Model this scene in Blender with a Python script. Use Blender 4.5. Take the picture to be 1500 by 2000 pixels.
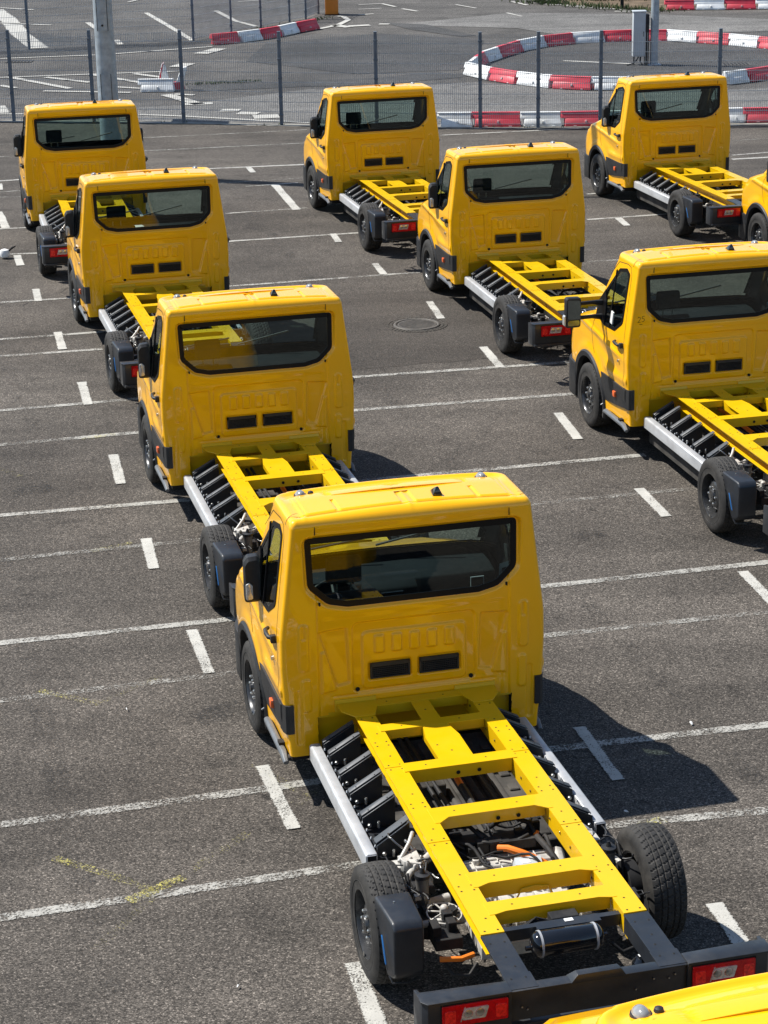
import bpy, bmesh, math, random
import numpy as np
from mathutils import Vector, Matrix

random.seed(7)
R = math.radians
scene = bpy.context.scene
col = scene.collection
for o in list(bpy.data.objects): bpy.data.objects.remove(o)

# ---------------------------------------------------------------- camera
PITCH, ROLL = 0.338121, -0.0207861
d = Vector((0, math.cos(PITCH), -math.sin(PITCH)))
r0 = Vector((1, 0, 0)); u0 = r0.cross(d)
rr = math.cos(ROLL)*r0 + math.sin(ROLL)*u0
uu = -math.sin(ROLL)*r0 + math.cos(ROLL)*u0
cd = bpy.data.cameras.new('camera'); cam = bpy.data.objects.new('camera', cd); col.objects.link(cam)
M = Matrix.Identity(4)
for i in range(3):
    M[i][0] = rr[i]; M[i][1] = uu[i]; M[i][2] = -d[i]
M[2][3] = 6.6135
cam.matrix_world = M
cd.sensor_fit = 'VERTICAL'; cd.sensor_height = 24; cd.lens = 4037.7/2000*24
cd.clip_start = .1; cd.clip_end = 2000
scene.camera = cam

# ---------------------------------------------------------------- light
SUN = Vector((-0.695, 0.264, 1.0)).normalized()
EL = math.asin(SUN.z); AZ = math.atan2(SUN.x, SUN.y)
w = bpy.data.worlds.new('World'); scene.world = w; w.use_nodes = True
nt = w.node_tree; bg = nt.nodes['Background']
sky = nt.nodes.new('ShaderNodeTexSky'); sky.sky_type = 'NISHITA'; sky.sun_disc = False
sky.sun_elevation = EL; sky.sun_rotation = AZ % (2*math.pi)
sky.air_density = 1.0; sky.dust_density = 0.3; sky.ozone_density = 1.0
nt.links.new(sky.outputs[0], bg.inputs[0]); bg.inputs[1].default_value = 0.095
sl = bpy.data.lights.new('sun', 'SUN'); sl.energy = 5.0; sl.angle = R(.53); sl.color = (1, .965, .9)
so = bpy.data.objects.new('sun', sl); col.objects.link(so)
so.rotation_euler = SUN.to_track_quat('Z', 'Y').to_euler(); so.location = SUN*60
scene.view_settings.view_transform = 'Standard'; scene.view_settings.look = 'None'
scene.view_settings.exposure = 0.55; scene.view_settings.gamma = 1.0
scene.render.resolution_x = 768; scene.render.resolution_y = 1024

# ---------------------------------------------------------------- materials
def newmat(name):
    m = bpy.data.materials.new(name); m.use_nodes = True
    return m, m.node_tree, m.node_tree.nodes['Principled BSDF']
def noise(nt, scale, detail=4, rough=.6, coord=None, kind='noise'):
    tc = nt.nodes.new('ShaderNodeTexCoord')
    n = nt.nodes.new('ShaderNodeTexNoise'); n.inputs['Scale'].default_value = scale
    n.inputs['Detail'].default_value = detail; n.inputs['Roughness'].default_value = rough
    nt.links.new(tc.outputs[coord or 'Object'], n.inputs['Vector']); return n.outputs['Fac']
def ramp(nt, fac, stops, interp='LINEAR'):
    r = nt.nodes.new('ShaderNodeValToRGB'); r.color_ramp.interpolation = interp
    e = r.color_ramp.elements
    while len(e) < len(stops): e.new(.5)
    for k, (p, c) in enumerate(stops):
        e[k].position = p; e[k].color = (c[0], c[1], c[2], 1) if hasattr(c, '__len__') else (c, c, c, 1)
    nt.links.new(fac, r.inputs[0]); return r.outputs[0]
def mixc(nt, mode, fac, a, b):
    m = nt.nodes.new('ShaderNodeMix'); m.data_type = 'RGBA'; m.blend_type = mode
    for s, v in ((0, fac), (6, a), (7, b)):
        if hasattr(v, 'links') or hasattr(v, 'is_linked'): nt.links.new(v, m.inputs[s])
        else: m.inputs[s].default_value = v if s == 0 else (*v, 1)
    return m.outputs[2]
def math_(nt, op, a, b=None):
    m = nt.nodes.new('ShaderNodeMath'); m.operation = op
    for i, v in enumerate((a, b)):
        if v is None: continue
        if hasattr(v, 'is_linked'): nt.links.new(v, m.inputs[i])
        else: m.inputs[i].default_value = v
    return m.outputs[0]
def bump(nt, b, h, strength, dist):
    n = nt.nodes.new('ShaderNodeBump'); n.inputs['Strength'].default_value = strength
    n.inputs['Distance'].default_value = dist
    nt.links.new(h, n.inputs['Height']); nt.links.new(n.outputs[0], b.inputs['Normal'])
def simple(name, c, rough=.5, metal=0, var=.15, scale=8, coat=0, spec=.5, bmp=0, bscale=200, dust=0):
    m, nt, b = newmat(name)
    f = noise(nt, scale)
    a = tuple(x*(1-var) for x in c); e = tuple(min(1, x*(1+var)) for x in c)
    cc = ramp(nt, f, [(.3, a), (.7, e)])
    if dust:
        f2 = noise(nt, 3.1, 6, .7)
        cc = mixc(nt, 'MIX', ramp(nt, f2, [(.45, 0), (.8, dust)]), cc, (.22, .2, .17))
    nt.links.new(cc, b.inputs['Base Color'])
    rf = noise(nt, scale*2.3, 5)
    nt.links.new(ramp(nt, rf, [(.3, max(.02, rough-.07)), (.75, min(1, rough+.1))]), b.inputs['Roughness'])
    b.inputs['Metallic'].default_value = metal; b.inputs['Coat Weight'].default_value = coat
    b.inputs['Coat Roughness'].default_value = .04
    b.inputs['Specular IOR Level'].default_value = spec
    if bmp: bump(nt, b, noise(nt, bscale, 3), bmp, .002)
    return m

def asphalt(name, lo, hi, tint=(1, .915, .81), patch=.30, cell=112, stain=.36):
    m, nt, b = newmat(name)
    tc = nt.nodes.new('ShaderNodeTexCoord')
    v = nt.nodes.new('ShaderNodeTexVoronoi'); v.inputs['Scale'].default_value = cell
    nt.links.new(tc.outputs['Object'], v.inputs['Vector'])
    sep = nt.nodes.new('ShaderNodeSeparateColor'); nt.links.new(v.outputs['Color'], sep.inputs[0])
    T = lambda x: tuple(x*t for t in tint)
    mid = (lo+hi)/2
    grain = ramp(nt, sep.outputs[0], [(0, T(lo*.5)), (.35, T(lo*1.15)), (.7, T(mid*1.1)), (.9, T(hi)), (1, T(hi*1.9))])
    edge = ramp(nt, v.outputs['Distance'], [(.25, 1), (.75, .45)])
    c = mixc(nt, 'MULTIPLY', .8, grain, edge)
    n1 = noise(nt, 42, 4, .65)
    c = mixc(nt, 'MULTIPLY', 1, c, ramp(nt, n1, [(.33, .72), (.66, 1.28)]))
    n6 = noise(nt, .9, 3, .5)
    c = mixc(nt, 'MULTIPLY', 1, c, ramp(nt, n6, [(.24, .62), (.33, 1)]))
    n7 = noise(nt, 4.3, 2, .4)
    c = mixc(nt, 'MULTIPLY', 1, c, ramp(nt, n7, [(.20, .45), (.26, 1)]))
    n2 = noise(nt, .35, 5, .6)
    c = mixc(nt, 'MULTIPLY', 1, c, ramp(nt, n2, [(.32, 1-patch), (.68, 1+patch)]))
    n3 = noise(nt, 2.1, 6, .72)
    c = mixc(nt, 'MULTIPLY', 1, c, ramp(nt, n3, [(.30, 1-stain), (.46, 1), (.62, 1), (.8, 1+stain*.6)]))
    # lengthwise scuffed lanes
    mp = nt.nodes.new('ShaderNodeMapping'); mp.inputs['Rotation'].default_value = (0, 0, R(-14)); mp.inputs['Scale'].default_value = (.25, 1.6, 1)
    nt.links.new(tc.outputs['Object'], mp.inputs[0])
    n4 = nt.nodes.new('ShaderNodeTexNoise'); n4.inputs['Scale'].default_value = 1.1; n4.inputs['Detail'].default_value = 5
    nt.links.new(mp.outputs[0], n4.inputs['Vector'])
    c = mixc(nt, 'MULTIPLY', 1, c, ramp(nt, n4.outputs['Fac'], [(.35, .86), (.6, 1.1)]))
    nt.links.new(c, b.inputs['Base Color'])
    b.inputs['Roughness'].default_value = .85; b.inputs['Specular IOR Level'].default_value = .22
    h = mixc(nt, 'MIX', .5, v.outputs['Distance'], n1)
    bump(nt, b, h, .55, .006)
    return m

def worn(name, c, wear_lo, wear_hi, scale=70, sharp=14, blotch=.55):
    """paint that has flaked away: grain-sized gaps let the asphalt below show; UV.x carries how worn the line is, UV.y the side"""
    m, nt, b = newmat(name)
    n = noise(nt, scale, 5, .75); n2 = noise(nt, 1.7, 5, .6); nf = noise(nt, 9, 4, .6)
    uv = nt.nodes.new('ShaderNodeUVMap'); sx = nt.nodes.new('ShaderNodeSeparateXYZ'); nt.links.new(uv.outputs[0], sx.inputs[0])
    wv = math_(nt, 'MULTIPLY', sx.outputs[0], .36)
    s = math_(nt, 'ADD', n, math_(nt, 'MULTIPLY', math_(nt, 'SUBTRACT', n2, .5), blotch))
    s = math_(nt, 'ADD', s, math_(nt, 'MULTIPLY', math_(nt, 'SUBTRACT', nf, .5), .25))
    ed = math_(nt, 'ABSOLUTE', math_(nt, 'SUBTRACT', sx.outputs[1], .5))
    ed = math_(nt, 'MULTIPLY', math_(nt, 'MAXIMUM', math_(nt, 'SUBTRACT', ed, .36), 0), 1.6)
    s = math_(nt, 'SUBTRACT', s, ed)
    th = math_(nt, 'ADD', wv, .27)
    k = math_(nt, 'MULTIPLY', math_(nt, 'SUBTRACT', s, th), sharp)
    k = math_(nt, 'MINIMUM', math_(nt, 'MAXIMUM', k, 0), 1)
    cc = ramp(nt, noise(nt, 5, 6, .7), [(.3, tuple(x*.72 for x in c)), (.7, c)])
    nt.links.new(cc, b.inputs['Base Color']); b.inputs['Roughness'].default_value = .75
    bump(nt, b, noise(nt, 90, 3), .4, .004)
    tr = nt.nodes.new('ShaderNodeBsdfTransparent'); mx = nt.nodes.new('ShaderNodeMixShader')
    nt.links.new(k, mx.inputs[0]); nt.links.new(tr.outputs[0], mx.inputs[1]); nt.links.new(b.outputs[0], mx.inputs[2])
    nt.links.new(mx.outputs[0], nt.nodes['Material Output'].inputs[0])
    return m

def yellow_paint():
    m, nt, b = newmat('yellow_paint')
    f = noise(nt, 1.3, 3)
    c = ramp(nt, f, [(.3, (.95, .455, .0006)), (.7, (.97, .48, .0008))])
    g = nt.nodes.new('ShaderNodeNewGeometry')
    c = mixc(nt, 'MIX', g.outputs['Backfacing'], c, (.035, .036, .04))
    nt.links.new(c, b.inputs['Base Color'])
    nt.links.new(ramp(nt, noise(nt, 6, 6, .7), [(.3, .28), (.8, .42)]), b.inputs['Roughness'])
    b.inputs['Coat Weight'].default_value = .9; b.inputs['Coat Roughness'].default_value = .03; b.inputs['Coat IOR'].default_value = 1.5
    b.inputs['Specular IOR Level'].default_value = .2
    bump(nt, b, noise(nt, 1.8, 1), .06, .02)
    return m
def glass(name, tint, ior=1.6):
    m, nt, b = newmat(name); nt.nodes.remove(b)
    t = nt.nodes.new('ShaderNodeBsdfTransparent'); t.inputs[0].default_value = (*tint, 1)
    g = nt.nodes.new('ShaderNodeBsdfGlossy'); g.inputs['Roughness'].default_value = .012; g.inputs[0].default_value = (.95, 1, .98, 1)
    fr = nt.nodes.new('ShaderNodeFresnel'); fr.inputs[0].default_value = ior
    geo = nt.nodes.new('ShaderNodeNewGeometry')
    mx = nt.nodes.new('ShaderNodeMixShader')
    f = math_(nt, 'MULTIPLY', fr.outputs[0], math_(nt, 'SUBTRACT', 1, geo.outputs['Backfacing']))
    n = noise(nt, 2, 5, .7)
    f = math_(nt, 'ADD', f, math_(nt, 'MULTIPLY', n, .01))
    nt.links.new(f, mx.inputs[0]); nt.links.new(t.outputs[0], mx.inputs[1]); nt.links.new(g.outputs[0], mx.inputs[2])
    nt.links.new(mx.outputs[0], nt.nodes['Material Output'].inputs[0])
    return m
def wiremat():
    return simple('galvanised_wire', (.33, .35, .37), .5, .1, .2, 3)

MT = dict(
 yel=yellow_paint(),
 yelf=simple('yellow_frame_paint', (.70, .42, .001), .40, 0, .03, 3, .3, .4),
 blk=simple('black_powder_coat', (.015, .018, .023), .40, 0, .2, 9, .15, .5, .2, 150, .12),
 blk_lit=simple('black_coat_sunlit_top', (.06, .067, .076), .5, 0, .2, 9, 0, .5, .2, 150, .12),  # lighter copy of the black coat: sunlight on the outrigger tops put into colour
 linew=worn('worn_line_paint', (.42, .405, .365), 0, 1, 60, 7),
 dark=simple('dark_plastic', (.014, .015, .017), .5, 0, .2, 14, 0, .45, .3, 260, .15),
 dim=simple('underbody_black', (.012, .012, .013), .7, 0, .35, 7, 0, .3, .3, 60, .2),
 gloss=simple('gloss_black', (.006, .007, .009), .12, 0, .1, 6, .5),
 rub=simple('tyre_rubber', (.022, .021, .020), .72, 0, .3, 12, 0, .35, .25, 120, .22),
 rim=simple('rim_steel_black', (.046, .047, .049), .30, .35, .15, 9, .2, .5, 0, 200, .08),
 hole=simple('hole_black', (.004, .004, .004), .9, 0, .1, 9),
 alu=simple('mill_aluminium', (.47, .48, .49), .42, .3, .14, 6, 0, .5, .15, 90),
 cast=simple('cast_aluminium', (.50, .48, .44), .5, .2, .25, 14, 0, .5, .4, 90),
 zinc=simple('zinc_bolt', (.55, .55, .53), .3, .9, .1, 20),
 org=simple('orange_cable', (.80, .20, .015), .45, 0, .08, 9),
 blue=simple('blue_strip', (.03, .18, .48), .4, 0, .05, 9),
 red=simple('red_lens', (.46, .004, .006), .2, 0, .3, 26, .3, .5, .2, 90),
 clr=simple('clear_lens', (.55, .55, .53), .10, .25, .3, 40, .8),
 lab=simple('label_white', (.7, .7, .68), .5, 0, .06, 30),
 labr=simple('label_red', (.6, .05, .03), .5, 0, .06, 30),
 amb=simple('amber_lens', (.75, .12, .02), .2, 0, .15, 30, .6),
 frit=simple('black_glass_border', (.004, .004, .005), .35, 0, .1, 6, 0, .2),
 smoke=simple('smoky_lens', (.26, .27, .27), .15, .1, .15, 60, .7),
 under=simple('dusty_underbody', (.050, .047, .043), .8, 0, .4, 6, 0, .2, .4, 60, .3),
 steel=simple('cast_steel', (.17, .165, .155), .45, .3, .3, 20, 0, .5, .3, 90, .2),
 step=simple('step_tube', (.15, .16, .17), .4, .3, .15, 9),
 redb=simple('bright_red_reflector', (.75, .03, .02), .15, 0, .4, 60, .3),
 grey=simple('grey_interior', (.020, .023, .026), .8, 0, .15, 6, 0, .08),
 seat=simple('seat_fabric', (.022, .023, .026), .9, 0, .3, 40, 0, .2, .4, 300),
 glass=glass('tinted_glass', (.40, .50, .475)),
 glassl=glass('windscreen_glass', (.80, .88, .85), 1.45),
 mirr=simple('mirror_silver', (.22, .25, .24), .03, 1, .02, 3),
 post=simple('fence_post_paint', (.105, .13, .165), .5, 0, .25, 5, 0, .5, 0, 200, .2),
 wire=wiremat(),
 galv=simple('galvanised_steel', (.31, .355, .39), .5, .1, .22, 9, 0, .5, .3, 40),
 bred=simple('red_barrier_plastic', (.56, .035, .06), .5, 0, .18, 2.2, 0, .4, .2, 60, .35),
 bwht=simple('white_barrier_plastic', (.76, .77, .76), .5, 0, .12, 2.2, 0, .4, .2, 60, .4),
 cab=simple('cabinet_grey', (.42, .45, .47), .5, 0, .08, 5, 0, .4, 0, 60, .1),
 orange=simple('orange_box_paint', (.62, .20, .02), .45, 0, .1, 4, .1),
 iron=simple('cast_iron', (.085, .077, .067), .65, .2, .3, 25, 0, .5, .5, 80, .3),
 cobble=simple('granite_sett', (.07, .062, .052), .85, 0, .4, 30, 0, .3, .6, 60),
 conc=simple('concrete', (.26, .245, .215), .85, 0, .25, 5, 0, .3, .5, 60, .2),
 soil=simple('dry_verge_soil', (.13, .095, .062), .95, 0, .45, 3, 0, .2, .6, 30),
 grass=simple('grass_blade', (.055, .085, .022), .8, 0, .4, 3),
 paper=simple('paper_scrap', (.72, .72, .70), .7, 0, .1, 30),
 asph=asphalt('asphalt_lot', .064, .148, (1, .875, .745)),
 asphn=asphalt('asphalt_smooth', .052, .112, (1, .87, .74), .12, 160, .25),
 road=asphalt('asphalt_road', .078, .155, (1, .93, .85), .3, 85, .3),
 roadl=asphalt('asphalt_pale', .14, .225, (1, .96, .90), .2, 70, .35),
 roadd=asphalt('asphalt_dark', .055, .105, (1, .97, .94), .25, 70, .25),
 white=worn('worn_white_paint', (.50, .485, .44), 0, 1),
 oil=worn('oil_and_tyre_marks', (.022, .021, .020), 0, 1, 40, 2.2, .9),
 chalk=worn('worn_yellow_paint', (.58, .52, .12), 0, 1, 70, 7, .22),
)

# ---------------------------------------------------------------- mesh builder
class MB:
    def __init__(s): s.v = []; s.f = []; s.m = []
    def add(s, vs, fs, m=0):
        k = len(s.v); s.v += [tuple(p) for p in vs]
        s.f += [tuple(k+i for i in f) for f in fs]; s.m += [m]*len(fs); return s
    def hexa(s, p, m=0):   # p: 4 bottom (ccw from above) then 4 top
        return s.add(p, [(3, 2, 1, 0), (4, 5, 6, 7), (0, 1, 5, 4), (1, 2, 6, 5), (2, 3, 7, 6), (3, 0, 4, 7)], m)
    def box(s, x0, x1, y0, y1, z0, z1, m=0):
        return s.hexa([(x0, y0, z0), (x1, y0, z0), (x1, y1, z0), (x0, y1, z0), (x0, y0, z1), (x1, y0, z1), (x1, y1, z1), (x0, y1, z1)], m)
    def prism(s, poly, a, b, axis='x', m=0):
        n = len(poly)
        def P(q, t):
            return (t, q[0], q[1]) if axis == 'x' else (q[0], t, q[1]) if axis == 'y' else (q[0], q[1], t)
        area = sum(poly[i][0]*poly[(i+1) % n][1]-poly[(i+1) % n][0]*poly[i][1] for i in range(n))
        if area < 0: poly = poly[::-1]
        if (a > b): a, b = b, a
        vs = [P(q, a) for q in poly]+[P(q, b) for q in poly]
        f = [tuple(range(n-1, -1, -1)), tuple(range(n, 2*n))]+[(i, (i+1) % n, n+(i+1) % n, n+i) for i in range(n)]
        if axis == 'y': f = [q[::-1] for q in f]
        return s.add(vs, f, m)
    def tube(s, pts, r, n=10, m=0, cap=True):
        pts = [Vector(p) for p in pts]; rs = r if hasattr(r, '__len__') else [r]*len(pts)
        vs = []; prev = None
        for i, p in enumerate(pts):
            t = (pts[min(i+1, len(pts)-1)]-pts[max(i-1, 0)]).normalized()
            if prev is None: a = Vector((0, 0, 1)) if abs(t.z) < .9 else Vector((1, 0, 0))
            else: a = prev
            u = (a-t*a.dot(t)).normalized(); prev = u; v2 = t.cross(u)
            vs += [p+u*math.cos(2*math.pi*k/n)*rs[i]+v2*math.sin(2*math.pi*k/n)*rs[i] for k in range(n)]
        f = [(i*n+k, i*n+(k+1) % n, (i+1)*n+(k+1) % n, (i+1)*n+k) for i in range(len(pts)-1) for k in range(n)]
        if cap: f += [tuple(range(n-1, -1, -1)), tuple(range((len(pts)-1)*n, len(pts)*n))]
        return s.add(vs, f, m)
    def lathe(s, prof, c, n=32, m=0, axis='x', caps=True):   # prof (t along axis, radius)
        vs = []
        for t, r in prof:
            for k in range(n):
                a = 2*math.pi*k/n; A, B = r*math.cos(a), r*math.sin(a)
                q = (t, A, B) if axis == 'x' else (A, t, B) if axis == 'y' else (A, B, t)
                vs.append((c[0]+q[0], c[1]+q[1], c[2]+q[2]))
        f = [(i*n+k, i*n+(k+1) % n, (i+1)*n+(k+1) % n, (i+1)*n+k) for i in range(len(prof)-1) for k in range(n)]
        if caps: f += [tuple(range(n-1, -1, -1)), tuple(range((len(prof)-1)*n, len(prof)*n))]
        return s.add(vs, f, m)
    def build(s, name, mats, parent=None, bevel=0, seg=2, angle=35, fix=True, loc=None):
        me = bpy.data.meshes.new(name)
        bm = bmesh.new()
        vs = [bm.verts.new(p) for p in s.v]
        for f, mi in zip(s.f, s.m):
            try: q = bm.faces.new([vs[i] for i in f]); q.material_index = mi
            except ValueError: pass
        if fix: bmesh.ops.recalc_face_normals(bm, faces=bm.faces)
        if bevel:
            es = [e for e in bm.edges if len(e.link_faces) == 2 and e.calc_face_angle(0) > .5]
            bmesh.ops.bevel(bm, geom=es, offset=bevel, segments=seg, profile=.5, affect='EDGES', clamp_overlap=True)
        lim = R(angle)
        for f in bm.faces: f.smooth = True
        for e in bm.edges:
            if len(e.link_faces) == 2 and e.calc_face_angle(0) > lim: e.smooth = False
        bm.to_mesh(me); bm.free()
        for k in (mats if isinstance(mats, (list, tuple)) else [mats]): me.materials.append(MT[k])
        o = bpy.data.objects.new(name, me); col.objects.link(o)
        if parent: o.parent = parent
        if loc: o.location = loc
        return o
def kids(o): return [c for c in bpy.data.objects if c.parent == o]
def tag(o, label=None, cat=None, group=None, kind=None):
    if label: o['label'] = label
    if cat: o['category'] = cat
    if group: o['group'] = group
    if kind: o['kind'] = kind
    return o
def empty(name, loc=(0, 0, 0), rz=0):
    o = bpy.data.objects.new(name, None); col.objects.link(o); o.location = loc; o.rotation_euler = (0, 0, rz)
    o.empty_display_size = .2; return o
CH = {}
def copy_tree(o, parent=None, skip=()):
    c = o.copy(); col.objects.link(c); c.parent = parent
    for ch in CH.get(o, []):
        if ch.name.split('.')[0] not in skip: copy_tree(ch, c, skip)
    return c

# ---------------------------------------------------------------- ground
def sheet(name, poly, z, mat, kind='structure', label=None):
    mb = MB(); mb.add([(x, y, z) for x, y in poly], [tuple(range(len(poly)))])
    me = mb.build(name, mat, fix=False)
    if me.data.polygons[0].normal.z < 0: me.data.flip_normals()
    return tag(me, kind=kind)
sheet('ground', [(-400, -300), (400, -300), (400, 600), (-400, 600)], 0, 'road')
FL = [(-40, 50.2), (-8, 44.45), (-4, 43.7), (-1.95, 43.08), (2.13, 42.2), (3.28, 42.05), (8, 41.9), (40, 40.6)]
def jag(pts, n=12, a=.05):
    out = []
    for (x0, y0), (x1, y1) in zip(pts, pts[1:]):
        for k in range(n): out.append((x0+(x1-x0)*k/n+random.uniform(-a, a), y0+(y1-y0)*k/n+random.uniform(-a, a)))
    return out+[pts[-1]]
sheet('parking_lot', [(-40, -30), (40, -30)]+jag([(x, y-.15) for x, y in FL])[::-1], .004, 'asph')
sheet('pale_asphalt_lane', jag([(-8.4, 45.2), (-4.36, 46.3), (-1.59, 48.4), (0.09, 48.3), (2.37, 49.0), (4.94, 47.0), (8.85, 47.0), (14, 48), (14, 42)], 5, .06)+jag([(x, y+.1) for x, y in FL[1:-1]], 6, .04)[::-1], .006, 'roadl')
sheet('dark_asphalt_patch', jag([(-4.44, 49.41), (0.09, 50.16), (1.47, 51.06), (2.29, 50.0), (0.09, 48.9), (-1.59, 48.81), (-4.18, 48.34)], 4, .05), .008, 'roadd')
sheet('dark_asphalt_patch', jag([(-2.96, 57.66), (0.21, 59.56), (3.0, 57.4), (2.56, 52.86), (2.05, 51.2), (-0.4, 50.9), (-3.3, 53.83)], 4, .05), .0075, 'roadd')
sheet('dark_asphalt_patch', [(0.22, 62.36), (1.49, 61.57), (2.83, 58.45), (2.4, 58.28), (1.02, 60.32)], .010, 'roadd')
sheet('pale_asphalt_lane', jag([(0.44, 61.6), (1.97, 62.59), (4.21, 64.33), (8.66, 62.9), (11.63, 60.91), (16, 58.9), (16, 57.6), (11.5, 58.1), (8.7, 57.9), (5.2, 58.0), (4.03, 60.1)], 4, .05), .0085, 'roadl')
RC, RR = (6.45, 51.89), 4.3
sheet('dark_asphalt_patch', [(RC[0]+RR*math.cos(a/24*math.pi), RC[1]+RR*math.sin(a/24*math.pi)) for a in range(48)], .0092, 'roadd')
sheet('dark_asphalt_patch', [(-11.0, 62.5), (-6.2, 57.9), (-4.3, 57.3), (-7.2, 55.9), (-13, 55.6)], .0075, 'roadd')
sheet('verge_soil', jag([(4.57, 69.95), (5.36, 67.06), (6.54, 65.86), (8.67, 63.88), (9.21, 65.0), (12.73, 64.69), (16, 68), (14, 72)], 5, .06), .011, 'soil')
sheet('smooth_asphalt_patch', jag([(-.36, 27.87), (1.84, 28.1), (3.4, 28.0), (3.2, 25.6), (1.95, 24.5), (-.33, 23.98), (-2.2, 23.7), (-2.2, 27.6), (-.36, 27.87)], 8, .04), .0065, 'asphn')
# crumbled strip under the fence
sheet('fence_foot_strip', jag([(x, y-.16) for x, y in FL], 16, .05)+jag([(x, y+.10) for x, y in FL], 16, .04)[::-1], .012, 'conc')

def strip_mesh(name, items, z, mat):
    """painted lines: each a ribbon along world points; uv = (wear, across)"""
    bm = bmesh.new(); uvl = bm.loops.layers.uv.new('UVMap')
    for pts, wd, wear in items:
        P = []
        for (a, b) in zip(pts, pts[1:]):
            L = math.hypot(b[0]-a[0], b[1]-a[1]); n = max(1, int(L/1.0))
            for k in range(n): P.append((a[0]+(b[0]-a[0])*k/n, a[1]+(b[1]-a[1])*k/n))
        P.append(pts[-1]); rows = []
        for i, p in enumerate(P):
            a = P[max(0, i-1)]; b = P[min(len(P)-1, i+1)]; t = Vector((b[0]-a[0], b[1]-a[1])).normalized(); n = Vector((-t.y, t.x))
            ww = wd*.5*random.uniform(.95, 1.05)
            rows.append((bm.verts.new((p[0]-n.x*ww, p[1]-n.y*ww, z)), bm.verts.new((p[0]+n.x*ww, p[1]+n.y*ww, z))))
        for i in range(len(rows)-1):
            q = [rows[i][0], rows[i+1][0], rows[i+1][1], rows[i][1]]
            f = bm.faces.new(q)
            for lp, v in zip(f.loops, (0, 0, 1, 1)): lp[uvl].uv = (wear, v)
            if f.normal.z < 0 or f.calc_area() == 0: pass
    bm.normal_update()
    for f in bm.faces:
        if f.normal.z < 0: f.normal_flip()
    me = bpy.data.meshes.new(name); bm.to_mesh(me); bm.free(); me.materials.append(MT[mat])
    o = bpy.data.objects.new(name, me); col.objects.link(o); return tag(o, kind='structure')
LOT=[
  ([(-3.19, 15.73), (-1.19, 16.17), (1.39, 16.75), (3.41, 17.22)],0.12,0.45),
  ([(-2.99, 14.59), (-1.1, 15.05), (1.32, 15.65), (3.2, 16.06)],0.11,0.7),
  ([(-2.65, 12.55), (-0.54, 13.09), (1.19, 13.54), (2.8, 13.87)],0.12,0.5),
  ([(-2.44, 11.32), (-0.21, 11.9), (1.47, 12.36), (2.56, 12.53)],0.12,0.6),
  ([(-3.72, 18.92), (-1.94, 19.26), (-0.2, 19.75), (2.72, 20.4)],0.12,0.5),
  ([(-3.52, 17.69), (-1.68, 18.12), (1.47, 18.94), (3.09, 19.3)],0.11,0.75),
  ([(-4.11, 21.22), (-2.61, 21.58), (-0.32, 22.24), (2.25, 22.73)],0.12,0.5),
  ([(-4.33, 22.53), (-2.91, 22.86), (-0.33, 23.62), (2.32, 24.1)],0.12,0.45),
  ([(-4.73, 24.92), (-3.49, 25.17)],0.11,0.5),
  ([(-4.88, 25.76), (-3.66, 26.03), (-1.77, 26.55)],0.11,0.5),
  ([(-5.22, 27.79), (-4.26, 27.98), (-2.09, 28.49), (0.59, 29.12)],0.11,0.5),
  ([(-5.74, 30.93), (-5.09, 30.97), (-2.29, 31.55), (-0.23, 32.0)],0.1,0.3),
  ([(3.34, 32.64), (4.55, 32.93), (6.38, 33.5)],0.1,0.25),
  ([(-2.51, 33.76), (-1.17, 34.1)],0.1,0.6),
  ([(3.04, 29.59), (3.89, 29.72)],0.1,0.6),
  ([(-6.89, 37.2), (-6.5, 37.31), (-3.03, 38.06), (-1.29, 38.29)],0.12,0.1),
  ([(3.55, 34.8), (4.03, 34.94)],0.1,0.4),
  ([(6.52, 37.89), (7.4, 38.06)],0.14,0.05),
  ([(6.6, 38.33), (7.5, 38.61)],0.1,0.5),
  ([(-4.82, 40.14), (-1.36, 40.74)],0.08,0.5),
  ([(1.28, 41.34), (4.4, 41.9)],0.1,0.4),
  ([(-5.09, 41.71), (-1.41, 42.4)],0.06,0.5),
  ([(-7.5, 41.33), (-7.05, 41.4)],0.06,0.6),
  ([(-7.25, 39.86), (-6.81, 39.92)],0.06,0.6),
  ([(-6.62, 36.13), (-6.28, 36.23)],0.06,0.6),
  ([(-6.54, 35.64), (-6.18, 35.65)],0.06,0.6),
  ([(-2.78, 36.53), (-1.25, 36.91)],0.05,0.6),
  ([(-2.31, 36.18), (-1.4, 36.42)],0.09,0.3),
  ([(6.86, 39.93), (7.7, 40.19)],0.06,0.6),
  ([(-6.07, 32.88), (-5.59, 32.95)],0.1,0.3),
]
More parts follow.
